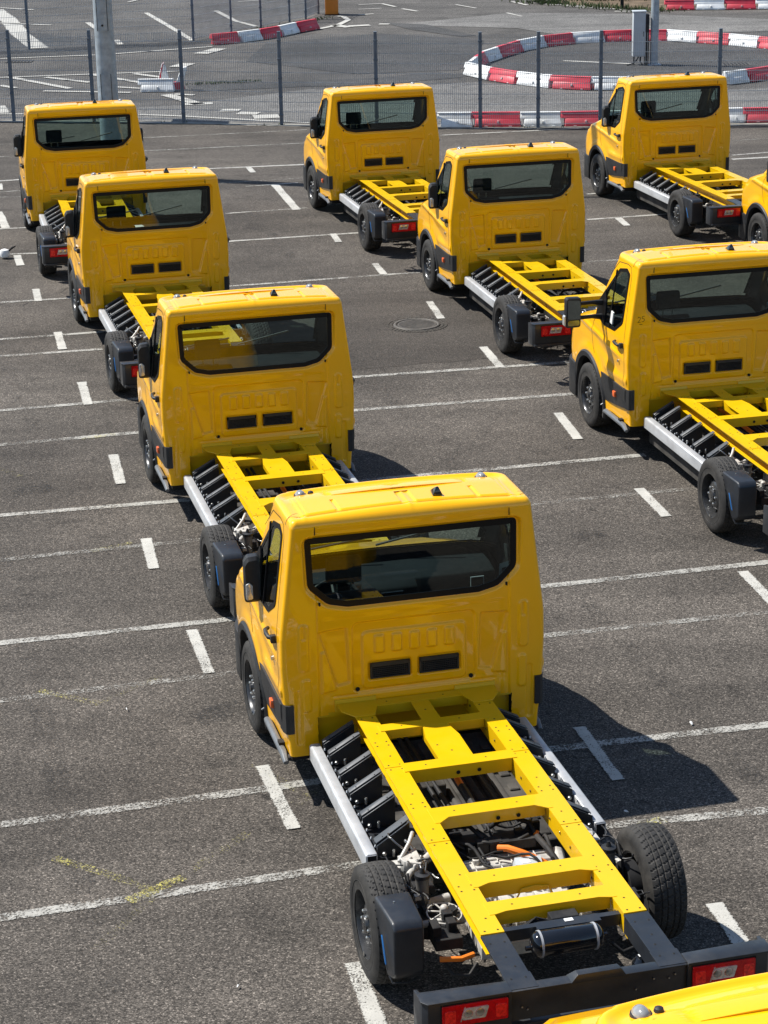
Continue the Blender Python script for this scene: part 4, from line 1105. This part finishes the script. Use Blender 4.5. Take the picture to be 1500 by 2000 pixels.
# rear bumper with lamps
mb = MB()
for s in (-1, 1):
    P = [(s*.488, -1.422), (s*.940, -1.422), (s*.965, -1.39), (s*.972, -1.25), (s*.952, -1.25), (s*.94, -1.31), (s*.488, -1.32)]
    mb.prism(P, .435, .682, 'z')
    P = [(s*.488, -1.428), (s*.943, -1.428), (s*.972, -1.392), (s*.972, -1.30), (s*.488, -1.318)]; mb.prism(P, .682, .694, 'z')
    P = [(s*.49, -1.438), (s*.945, -1.438), (s*.955, -1.40), (s*.49, -1.40)]; mb.prism(P, .425, .452, 'z')
mb.box(-.487, .487, -1.405, -1.36, .50, .682); mb.box(-.487, .487, -1.415, -1.34, .673, .683)
mb.box(-.487, .487, -1.40, -1.30, .40, .47)
for x in (-.43, -.40, .30, .42, .20, .385): mb.lathe([(-1.415, .008), (-1.40, .008)], (x, 0, .60+.04*math.sin(x*50)), 8, 1, 'y')
mb.hexa([(-.165, -1.418, .678), (.145, -1.418, .678), (.145, -1.33, .678), (-.165, -1.33, .678), (-.125, -1.412, .722), (.115, -1.412, .722), (.11, -1.36, .72), (-.12, -1.36, .72)])
bump_ = mb.build('rear_bumper', ['blk', 'zinc'], T0, .006, 2)
for s in (-1, 1):
    mb = MB(); c = s*.69; P = rpoly([(c-.178, .545), (c+.178, .545), (c+.178, .668), (c-.178, .668)], .008, 2)
    mb.prism(P, -1.434, -1.42, 'y', 0)
    k = 1
    Q = rpoly([(c-.055-.02, .575), (c+.075-.02, .575), (c+.095-.02, .645), (c-.035-.02, .645)], .008, 2); mb.prism(Q, -1.438, -1.433, 'y', 1)
    for dx in (-.028, .036): mb.lathe([(-1.440, .024), (-1.437, .026)], (c+dx-.012, 0, .612), 14, 2, 'y')
    for dx in (-.135, .140): mb.prism(rpoly([(c+dx-.030, .562), (c+dx+.030, .562), (c+dx+.030, .640), (c+dx-.030, .640)], .01, 2), -1.4375, -1.433, 'y', 3)
    mb.prism([(c-.082, .568), (c-.076, .568), (c-.052, .652), (c-.058, .652)], -1.4385, -1.433, 'y', 1)
    mb.build('tail_lamp', ['red', 'clr', 'zinc', 'redb'], bump_, .001, 1)
    mb = MB()
    for a in ((c-.184, c+.184, .668, .674), (c-.184, c+.184, .539, .545), (c-.184, c-.178, .539, .674), (c+.178, c+.184, .539, .674)): mb.box(a[0], a[1], -1.426, -1.419, a[2], a[3])
    mb.build('lamp_surround', 'hole', bump_)
    mb = MB(); mb.lathe([(0, .03), (.03, .028)], (s*.9, -1.3, .40), 10, 0, 'z'); mb.tube([(s*.8, -1.35, .44), (s*.8, -1.2, .36), (s*.7, -1.15, .34)], .015, 6); mb.build('bumper_stay', 'dim', T0)

# ---------------------------------------------------------------- place the trucks
bpy.context.view_layer.update()
for o in bpy.data.objects:
    if o.parent: CH.setdefault(o.parent, []).append(o)
TR = [
 ('A', .744, 10.771, .2425, 'closest yellow chassis truck, its whole bare frame, air tank and both tail lamps in view', 0),
 ('B', -.601, 16.674, .2476, 'yellow chassis truck standing directly ahead of the closest one, second in the left row', 0),
 ('C', -2.238, 23.439, .2504, 'yellow chassis truck third in the left row, its front windscreen facing the far end truck', 0),
 ('D', -3.994, 29.676, .2193, 'yellow chassis truck at the far end of the left row by the thick lamp post', 0),
 ('E', .686, 30.907, .2491, 'yellow chassis truck at the far end of the middle row, beside the wire fence', 0),
 ('F', 2.382, 24.803, .2288, 'yellow chassis truck in the middle row beyond the round manhole cover', 0),
 ('G', 5.453, 31.461, .2436, 'yellow chassis truck farthest to the upper right, its whole left side lit', 0),
 ('H', 3.935, 18.249, .2293, 'yellow chassis truck with long swung out door mirror and 25 written on its pillar', 1),
 ('I', 7.20, 26.19, .2400, 'yellow chassis truck cut by the right edge, only its front wheel and nose in view', 0),
 ('J', 2.285, 4.375, .2425, 'yellow truck roof cut by the bottom edge in the lower right corner', 0)]
for n, x, y, a, lab, ext in TR:
    if n == 'A': t = T0
    else: t = copy_tree(T0, None, ('door_mirror', 'mirror_arm', 'mirror_indicator') if ext else ())
    t.location = (x, y, .014); t.rotation_euler = (0, 0, a)
    tag(t, lab, 'truck', 'yellow chassis cab trucks parked in rows')
    if n in 'AFH':
        mb = MB(); mb.add([(.70, 2.62, 1.36), (.78, 2.66, 1.36), (.79, 2.68, 1.45), (.71, 2.64, 1.45)], [(0, 1, 2, 3)]); mb.add([(.725, 2.6325, 1.385), (.765, 2.6525, 1.385), (.767, 2.6535, 1.42), (.727, 2.6335, 1.42)], [(0, 1, 2, 3)], 1)
        mb.v = [(a_, b_-(.004 if i_ > 3 else 0), c_) for i_, (a_, b_, c_) in enumerate(mb.v)]; mb.build('paper_sheet', ['lab', 'hole'], t, fix=False)
    if n in 'CEG':
        mb = MB(); mb.add([(-.2, 3.3, 1.235), (.02, 3.33, 1.235), (.0, 3.46, 1.236), (-.22, 3.43, 1.236)], [(0, 1, 2, 3)]); mb.build('paper_sheet', 'lab', t, fix=False)
    if ext:
        for s in (-1, 1):
            mb = MB()
            P = rpoly([(-.082, -.16), (.082, -.16), (.085, .155), (-.078, .16)], .03, 4); nn = len(P); cxm = s*1.28; vs = []
            for dy, sc in ((0, .93), (.012, 1), (.07, 1), (.12, .75)): vs += [(cxm+a_*sc, 3.0+dy, 1.40+b_*sc) for a_, b_ in P]
            mb.add(vs, [(i*nn+k, i*nn+(k+1) % nn, (i+1)*nn+(k+1) % nn, (i+1)*nn+k) for i in range(3) for k in range(nn)]+[tuple(range(nn-1, -1, -1)), tuple(range(3*nn, 4*nn))])
            for zz, r_ in ((1.475, .022), (1.325, .022)): mb.tube([(s*.93, 3.14, zz-.02), (s*1.05, 3.09, zz), (s*1.22, 3.07, zz)], [.035, .022, r_], 8)
            dm = mb.build('door_mirror', 'dark', t)
            mb = MB(); mb.prism(rpoly([(cxm-.066, 1.335), (cxm+.066, 1.335), (cxm+.068, 1.53), (cxm-.064, 1.535)], .02, 3), 2.997, 3.001, 'y', 0)
            mb.v = [(x_, y_-.16*(s*x_*-1+abs(cxm)+.0)*-1*-1-.012, z_) if False else (x_, y_-.006-.30*(abs(cxm)+.066-abs(x_))*.35+.10*(z_-1.43), z_) for x_, y_, z_ in mb.v]
            mb.prism(rpoly([(cxm-.06, 1.262), (cxm+.066, 1.262), (cxm+.066, 1.318), (cxm-.06, 1.318)], .02, 3), 2.997, 3.001, 'y', 0)
            mb.prism([(cxm-.03, 1.35), (cxm+.01, 1.35), (cxm+.01, 1.40), (cxm-.03, 1.40)], 2.994, 2.9972, 'y', 1)
            mb.build('mirror_glass', ['mirr', 'lab'], dm)
            mb = MB(); mb.prism(rpoly([(cxm+s*.085, 1.26), (cxm+s*.10, 1.27), (cxm+s*.10, 1.36), (cxm+s*.085, 1.38)], .01, 2), 3.0, 3.06, 'y'); mb.build('mirror_indicator', 'clr', dm)
        mb = MB(); zs_ = [(-.87, 1.42)]
        def st(pts): mb.tube([(px_, 2.2985+.010*0+float(feat_rear(np.array([px_]), np.array([pz_]))[0])+.0, pz_) for px_, pz_ in pts], .0022, 5)
        st([(-.835, 1.475), (-.825, 1.487), (-.812, 1.485), (-.806, 1.47), (-.815, 1.45), (-.835, 1.43), (-.803, 1.433)])
        st([(-.762, 1.493), (-.785, 1.490), (-.788, 1.468), (-.770, 1.472), (-.762, 1.455), (-.772, 1.438), (-.79, 1.437)])
        st([(-.815, 1.41), (-.80, 1.408), (-.785, 1.412)])
        mb.build('handwritten_number', 'hole', t)
        mb = MB(); mb.v = []; mb.hexa([surf(2.80, 1.30, -1, .0), surf(2.86, 1.31, -1, 0), surf(2.86, 1.31, -1, .012), surf(2.80, 1.30, -1, .012), surf(2.80, 1.42, -1, 0), surf(2.86, 1.43, -1, 0), surf(2.86, 1.43, -1, .012), surf(2.80, 1.42, -1, .012)])
        mb.build('window_sticker', 'lab', t)
# ---------------------------------------------------------------- fences
def fence(name, pts, H, pitch, label, wr=.0033, thick=None):
    t = empty(name, (pts[0][0], pts[0][1], 0)); tag(t, label, 'fence')
    ox, oy = pts[0]
    for i, (x, y) in enumerate(pts):
        mb = MB(); hw = .032
        mb.box(x-ox-hw, x-ox+hw, y-oy-hw, y-oy+hw, 0, H+.04); mb.box(x-ox-hw*1.1, x-ox+hw*1.1, y-oy-hw*1.1, y-oy+hw*1.1, H+.04, H+.055)
        for k in range(5): mb.box(x-ox-.045, x-ox+.045, y-oy-.045, y-oy-.02, .2+k*.38, .235+k*.38)
        mb.build('post', 'post', t, .004, 1)
    for (x0, y0), (x1, y1) in zip(pts, pts[1:]):
        L = math.hypot(x1-x0, y1-y0); dx, dy = (x1-x0)/L, (y1-y0)/L; nx, ny = -dy, dx; mb = MB()
        n = int(L/pitch)
        def P(t_, o_, z): return (x0-ox+dx*t_+nx*o_, y0-oy+dy*t_+ny*o_, z)
        def bar(t0, t1, o0, o1, z0, z1): mb.hexa([P(t0, o0, z0), P(t1, o0, z0), P(t1, o1, z0), P(t0, o1, z0), P(t0, o0, z1), P(t1, o0, z1), P(t1, o1, z1), P(t0, o1, z1)])
        for k in range(1, n):
            t_ = L*k/n; bar(t_-wr, t_+wr, -wr, wr, .05, H)
        z = .08
        while z < H:
            bar(0, L, -wr-.006, -wr, z-.004, z+.004); bar(0, L, wr, wr+.006, z-.004, z+.004); z += .2
        mb.build('mesh_panel', 'wire', t, angle=80)
    return t
near = [(-14.6, 45.6), (-12.3, 45.25), (-10.0, 44.85), (-7.71, 44.4), (-5.96, 44.07), (-4.03, 43.71), (-1.95, 43.08), (.02, 42.66), (2.12, 42.2), (3.28, 42.05), (4.53, 42.01), (6.9, 41.94), (9.2, 41.86), (11.5, 41.78)]
fence('wire_mesh_fence', near, 1.86, .04, 'grey wire mesh fence on slate blue posts along the far edge of the parking lot')
far = [(-15.8, 55.6), (-13.6, 56.2), (-11.5, 56.8), (-9.4, 57.38), (-7.2, 58.0), (-5.02, 58.63), (-4.08, 60.35), (-3.29, 61.52), (-2.51, 63.03), (-2.05, 63.8), (-1.7, 65.21)]
fence('wire_mesh_fence', far, 2.0, .045, 'wire mesh fence farther back at upper left, bending toward the orange box')

# ---------------------------------------------------------------- plastic barriers
def barrier(a, b, colr, label, group, first=True):
    L = math.hypot(b[0]-a[0], b[1]-a[1]); an = math.atan2(b[1]-a[1], b[0]-a[0]); h = .27; mb = MB()
    def seg(x0, x1, w0, w1, z0, z1, s0=0, s1=0):
        mb.hexa([(x0, -w0, z0), (x1, -w0, z0), (x1, w0, z0), (x0, w0, z0), (x0+s0, -w1, z1), (x1+s1, -w1, z1), (x1+s1, w1, z1), (x0+s0, w1, z1)])
    seg(.03, L-.03, .15, .145, 0, .04); seg(.03, L-.03, .145, .088, .04, .16, .01, -.03)
    seg(-.05, L-.06, .088, .042, .158, h, 0, .01); seg(-.05, L-.05, .05, .05, h, h+.014)
    seg(.02, .10, .10, .055, .0, .17)
    mb.box(L*.48, L*.53, -.145, -.06, .07, .12, 1)
    for k in range(2): mb.box(L*(.22+.5*k), L*(.30+.5*k), -.152, .152, .002, .03, 1)
    o = mb.build('traffic_barrier', [('bred' if colr else 'bwht'), 'bwht'], None, .008, 1)
    o.location = (a[0], a[1]+random.uniform(-.012, .012), .014); o.rotation_euler = (0, 0, an+random.uniform(-.02, .02))
    return tag(o, label, 'traffic barrier', group)
CN = ['white', 'red']; ORD = ['first', 'second', 'third', 'fourth', 'fifth', 'sixth', 'seventh', 'eighth', 'ninth', 'tenth', 'eleventh', 'twelfth']
def row(pts, c0, fmt, group):
    for i, (a, b) in enumerate(zip(pts, pts[1:])):
        c = (c0+i) % 2; barrier(a, b, c, fmt % (CN[c], ORD[i]), group)
row([(1.31, 42.46), (2.0, 42.40), (2.98, 42.27), (3.80, 42.22), (4.70, 42.20), (5.6, 42.2)], 0, '%s plastic barrier, %s from left in the row behind the fence', 'barriers behind the lot fence')
row([(7.10, 42.22), (7.50, 42.22), (8.43, 42.2), (9.35, 42.18)], 0, '%s plastic barrier behind fence right of the upper right truck, %s there', 'barriers behind the lot fence')
row([(2.23, 50.38), (2.78, 49.30), (3.35, 48.5), (4.06, 47.75), (4.95, 47.35), (5.85, 47.2), (6.75, 47.25)], 0, '%s plastic barrier on the ring near side, %s from its left tip', 'barriers set in a ring')
row([(8.0, 47.75), (8.55, 48.1), (9.4, 48.8), (10.1, 49.5)], 0, '%s plastic barrier on the ring near side right of the cab, %s there', 'barriers set in a ring')
row([(2.32, 50.7), (2.48, 51.5), (2.72, 52.5), (3.12, 53.4), (3.75, 54.7), (4.49, 55.6), (5.30, 56.15), (6.16, 56.41), (6.95, 56.5)], 0, '%s plastic barrier on the ring far left arc, %s from its tip', 'barriers set in a ring')
row([(6.97, 56.5), (7.87, 56.34), (8.62, 55.75), (9.35, 55.1), (10.0, 54.36), (10.61, 53.6), (11.1, 52.9)], 1, '%s plastic barrier on the ring far side right of grey pole, %s there', 'barriers set in a ring')
row([(-4.42, 57.57), (-3.72, 58.0), (-3.15, 58.6), (-2.65, 59.3), (-2.20, 60.15), (-1.66, 61.0)], 1, '%s plastic barrier in the short row at upper left, %s from its near end', 'barriers in the upper left row')
row([(8.86, 64.15), (9.75, 64.08), (10.65, 64.0), (11.58, 63.9), (12.5, 63.8)], 1, '%s plastic barrier in the top right corner row, %s from the left', 'barriers in the top right row')
barrier((-5.45, 48.55), (-4.62, 48.50), 0, 'white plastic barrier lying alone behind the fence at left', 'loose barriers')
# upended broken piece beside it
mb = MB(); mb.hexa([(-.10, -.05, 0), (.16, -.05, 0), (.16, .05, 0), (-.10, .05, 0), (-.01, -.04, .50), (.05, -.04, .50), (.05, .04, .50), (-.01, .04, .50)])
mb.hexa([(-.14, -.06, .02), (-.08, -.06, .02), (-.08, .06, .02), (-.14, .06, .02), (-.01, -.05, .52), (.04, -.05, .56), (.04, .05, .56), (-.01, .05, .52)], 1)
mb.hexa([(.20, -.05, 0), (.36, -.05, 0), (.36, .05, 0), (.20, .05, 0), (.36, -.04, .44), (.48, -.04, .46), (.48, .04, .46), (.36, .04, .44)], 0)
mb.hexa([(.10, -.07, .0), (.40, -.07, .0), (.42, .07, 0), (.10, .07, 0), (.14, -.05, .15), (.38, -.05, .17), (.38, .05, .17), (.14, .05, .15)], 1)
mb.v = [(x*1.2, y*1.2, z*1.15) for x, y, z in mb.v]
o = mb.build('broken_barrier', ['bwht', 'bred'], None, .01, 1); o.location = (-4.93, 48.75, .012)
tag(o, 'broken red and white barrier pieces standing upended behind the lone white barrier', 'traffic barrier')

# ---------------------------------------------------------------- poles, cabinet, signs
def pole(x, y, r0_, r1, h, label, doors=True):
    t = empty('lamp_post', (x, y, 0)); tag(t, label, 'lamp post')
    mb = MB(); mb.lathe([(0, r0_*1.02), (.3, r0_), (h*.5, (r0_+r1)/2), (h, r1)], (0, 0, 0), 36, 0, 'z')
    for z in (3.3, 6.4): mb.lathe([(z, (r0_+(r1-r0_)*z/h)+.004), (z+.02, (r0_+(r1-r0_)*z/h)+.004)], (0, 0, 0), 36, 0, 'z')
    mb.build('pole', 'galv', t, 0, 1, 40)
    if doors:
        for z0 in (1.1, 2.6):
            m2 = MB(); rr_ = r0_+.004
            P = []
            for k in range(7):
                a = math.pi*1.5+(k-3)*.17; P.append((rr_*math.cos(a), rr_*math.sin(a)))
            vs = [(px_, py_, z0) for px_, py_ in P]+[(px_, py_, z0+.75) for px_, py_ in P]
            m2.add(vs, [(k, k+1, 8+k, 7+k) for k in range(6)]); m2.build('service_door', 'galv', t)
            m3 = MB(); q_ = rr_+.002
            for k in (0, 6):
                a = math.pi*1.5+(k-3)*.17; m3.box(q_*math.cos(a)-.004, q_*math.cos(a)+.004, q_*math.sin(a)-.004, q_*math.sin(a)+.004, z0, z0+.75)
            m3.lathe([(-rr_-.012, .02), (-rr_, .02)], (0, 0, z0+.1), 10, 0, 'y'); m3.build('door_edge', 'hole', t)
    m2 = MB(); m2.box(-r0_*1.6, r0_*1.6, -r0_*1.6, r0_*1.6, 0, .03); m2.build('base_plate', 'galv', t, .01)
    m2 = MB(); m2.tube([(0, 0, h), (0, 0, h+.3), (.9, 0, h+.5)], .05, 8); m2.hexa([(.8, -.15, h+.42), (1.5, -.15, h+.46), (1.5, .15, h+.46), (.8, .15, h+.42), (.85, -.1, h+.52), (1.4, -.1, h+.54), (1.4, .1, h+.54), (.85, .1, h+.52)]); m2.build('lamp_head', 'galv', t, .02)
pole(-4.80, 37.55, .185, .12, 11, 'thick galvanised lamp post rising behind the far left truck')
pole(6.85, 51.45, .100, .07, 10, 'thinner grey lamp post standing inside the barrier ring next to a cabinet', False)
t = empty('electrical_cabinet', (6.47, 51.5, 0)); tag(t, 'pale grey electrical cabinet raised on a dark stand beside the thinner lamp post', 'cabinet')
mb = MB(); mb.box(-.15, .15, -.13, .13, .22, 1.28); mb.box(-.17, .17, -.15, .15, 1.28, 1.31); mb.build('cabinet_case', 'cab', t, .008)
mb = MB(); mb.box(.155, .235, -.14, .16, 0, 1.22); mb.box(-.13, -.09, .0, .04, 0, .22); mb.tube([(0, 0, .22), (-.03, -.05, .15), (-.14, -.1, .05), (-.3, -.12, .02)], .02, 6); mb.tube([(.05, 0, .22), (.04, -.05, .1), (.1, -.1, 0)], .02, 6); mb.build('stand', 'dim', t, .004)
mb = MB(); mb.box(-.13, .13, -.136, -.130, .25, 1.25); mb.box(.09, .11, -.142, -.136, .7, .82, 1); mb.build('cabinet_door', ['cab', 'hole'], t)
t = empty('sign_post', (-5.72, 44.3, 0)); tag(t, 'dark post with a tall sign board seen edge-on, beside the thick lamp post', 'sign post')
mb = MB(); mb.tube([(0, 0, 0), (0, 0, 4.0)], .055, 14); mb.build('post', 'post', t)
mb = MB(); mb.prism(rpoly([(-.14, 2.2), (-.05, 2.25), (-.05, 3.9), (-.14, 3.95)], .03, 4), -.02, .5, 'y'); mb.build('sign_board', 'dark', t)
t = empty('ticket_box', (-1.28, 64.9, 0)); tag(t, 'orange pay machine box standing at the end of the far fence', 'ticket machine')
mb = MB(); mb.box(-.2, .2, -.2, .2, .02, 1.2); mb.build('case', 'orange', t, .02); mb = MB(); mb.box(-.22, .22, -.22, .22, 0, .03); mb.box(-.1, .1, -.205, -.2, .8, 1.0); mb.build('plinth', 'dim', t)
t = empty('small_sign', (7.62, 64.9, 0)); tag(t, 'low white sign on a dark stump in the verge near the thinner lamp post', 'sign')
mb = MB(); mb.box(-.05, .05, -.04, .04, 0, .30); mb.build('stump', 'dim', t); mb = MB(); mb.box(-.3, .25, -.05, .05, .30, .42); mb.build('sign_panel', 'bwht', t, .01)

# manhole with sett ring
t = empty('manhole_cover', (.475, 26.07, .006)); tag(t, 'round cast iron manhole cover ringed with dark setts on the asphalt', 'manhole cover')
mb = MB(); mb.lathe([(0, .255), (.012, .25)], (0, 0, 0), 40, 0, 'z')
for k in range(-7, 8):
    L_ = math.sqrt(max(0, .23**2-(k*.032)**2)); mb.box(-L_, L_, k*.032-.009, k*.032+.009, .012, .015)
mb.build('cover', 'iron', t, angle=30)
mb = MB(); mb.lathe([(.0, .262), (.016, .264), (.016, .300), (0, .305)], (0, 0, 0), 40, 0, 'z'); mb.f = mb.f[:-2]; mb.m = mb.m[:-2]; mb.build('rim_ring', 'iron', t, fix=False)
mb = MB()
for rr_, n in ((.335, 38), (.382, 44)):
    for k in range(n):
        a = 2*math.pi*k/n; q = random.uniform(.85, 1.05); w2 = rr_*math.pi/n*.84; c_, s_ = math.cos(a), math.sin(a)
        def Q(u, v, z): return ((rr_+u)*c_-v*s_, (rr_+u)*s_+v*c_, z)
        mb.hexa([Q(-.019, -w2, 0), Q(.019, -w2, 0), Q(.019, w2, 0), Q(-.019, w2, 0), Q(-.016*q, -w2*.85, .009*q), Q(.016*q, -w2*.85, .009*q), Q(.016*q, w2*.85, .009*q), Q(-.016*q, w2*.85, .009*q)])
mb.build('sett_ring', 'cobble', t)
# slotted drains beyond the fence
for x, y, lab in ((-9.25, 54.75, 'slotted drain grate on the road behind the fence at far left'), (8.82, 51.2, 'rusty drain grate inside the barrier ring right of the pole')):
    mb = MB(); mb.box(-.35, .35, -.25, .25, 0, .006)
    for k in range(7): mb.box(-.30+k*.09, -.25+k*.09, -.2, .2, .006, .011, 1)
    o = mb.build('drain_grate', ['iron', 'hole']); o.location = (x, y, .012); tag(o, lab, 'drain')

# litter
def scrap(x, y, a, b, lab, mat='paper', z=.018):
    mb = MB(); n = 7; P = []
    for k in range(n):
        t_ = 2*math.pi*k/n; q = random.uniform(.6, 1.1); P.append((a*q*math.cos(t_), b*q*math.sin(t_), random.uniform(.0, .012)))
    mb.add([(p[0], p[1], p[2]) for p in P]+[(0, 0, .014)]+[(p[0], p[1], p[2]-.002) for p in P]+[(0, 0, .012)], [(i, (i+1) % n, n) for i in range(n)]+[(n+1+(i+1) % n, n+1+i, 2*n+1) for i in range(n)])
    o = mb.build('litter_scrap', mat); o.location = (x, y, z); o.rotation_euler = (0, 0, random.uniform(0, 3)); tag(o, lab, 'litter', 'scraps of litter on the asphalt')
scrap(2.24, 13.90, .024, .010, 'white scrap of paper at the top edge of the closest truck shadow')
scrap(1.60, 12.53, .022, .012, 'white scrap just below the closest truck shadow')
scrap(-.91, 10.47, .015, .007, 'white scrap between the bottom left tick and the closest rear bumper')
scrap(-1.99, 14.36, .024, .006, 'pale sliver beside the upper faded yellow mark')
scrap(2.36, 11.38, .014, .010, 'small white scrap at the right edge above the lowest tick')
mb = MB(); mb.lathe([(0, .02), (.02, .07), (.07, .08), (.12, .06), (.14, .01)], (0, 0, 0), 12, 0, 'z'); mb.tube([(.06, 0, .1), (.12, 0, .15), (.16, .02, .17)], .014, 6, 1)
mb.v = [(x*(1+.12*math.sin(9*z*20)), y, z) for x, y, z in mb.v]
o = mb.build('crumpled_cup', ['paper', 'hole']); o.location = (-5.62, 30.65, .014); tag(o, 'crumpled white cup with dark straw on the painted line at far left', 'litter')

# grass and weeds
def tufts(name, pts, n, spread, h, lab=None):
    mb = MB()
    for _ in range(n):
        cx_, cy_ = random.choice(pts); x = cx_+random.gauss(0, spread); y = cy_+random.gauss(0, spread*.6)
        for b in range(5):
            a = random.uniform(0, 6.28); hh = h*random.uniform(.4, 1.1); l = hh*random.uniform(.2, .7); w2 = .004+.05*h
            dx, dy = math.cos(a), math.sin(a)
            mb.add([(x-dy*w2, y+dx*w2, .012), (x+dy*w2, y-dx*w2, .012), (x+dx*l*.6+dy*w2*.6, y+dy*l*.6-dx*w2*.6, hh*.7), (x+dx*l, y+dy*l, hh), ], [(0, 1, 2, 3)])
    o = mb.build(name, 'grass', fix=False); return tag(o, lab, kind='stuff')
tufts('grass', [(-4.3+.2*k, 49.55+.04*k) for k in range(8)], 160, .12, .07)
tufts('grass', [(5+.35*k, 67.2-.36*k) for k in range(11)]+[(6.5+.4*k, 67.5) for k in range(12)], 700, .35, .16)
tufts('weeds', [(x+random.uniform(-.5, .5), y+.02) for x, y in near for _ in range(3)], 120, .08, .05)
tufts('weeds', [(-3.4+.25*k, 60.6+.4*k) for k in range(9)], 120, .15, .09)
t = empty('bush', (5.5, 66.9, 0)); tag(t, 'small green and rusty bush cut by the top edge, left of the grey cabinet', 'bush')
mb = MB()
for _ in range(700):
    u = Vector((random.gauss(0, 1), random.gauss(0, 1), abs(random.gauss(0, 1)))).normalized()*random.uniform(.4, 1); c = Vector((u.x*.55, u.y*.4, u.z*.5+.05)); s_ = .035
    a, b = Vector((random.uniform(-1, 1), random.uniform(-1, 1), random.uniform(-1, 1))).normalized()*s_, Vector((random.uniform(-1, 1), random.uniform(-1, 1), random.uniform(-1, 1))).normalized()*s_
    mb.add([c-a, c-b, c+a, c+b], [(0, 1, 2, 3)], 0 if random.random() < .75 else 1)
mb.build('crown', ['grass', 'iron'], t, fix=False)
mb = MB()
for k in range(6): mb.tube([(0, 0, 0), (random.uniform(-.1, .1), random.uniform(-.1, .1), .2), (random.uniform(-.35, .35), random.uniform(-.25, .25), .42)], [.015, .01, .005], 5)
mb.build('stem', 'soil', t)
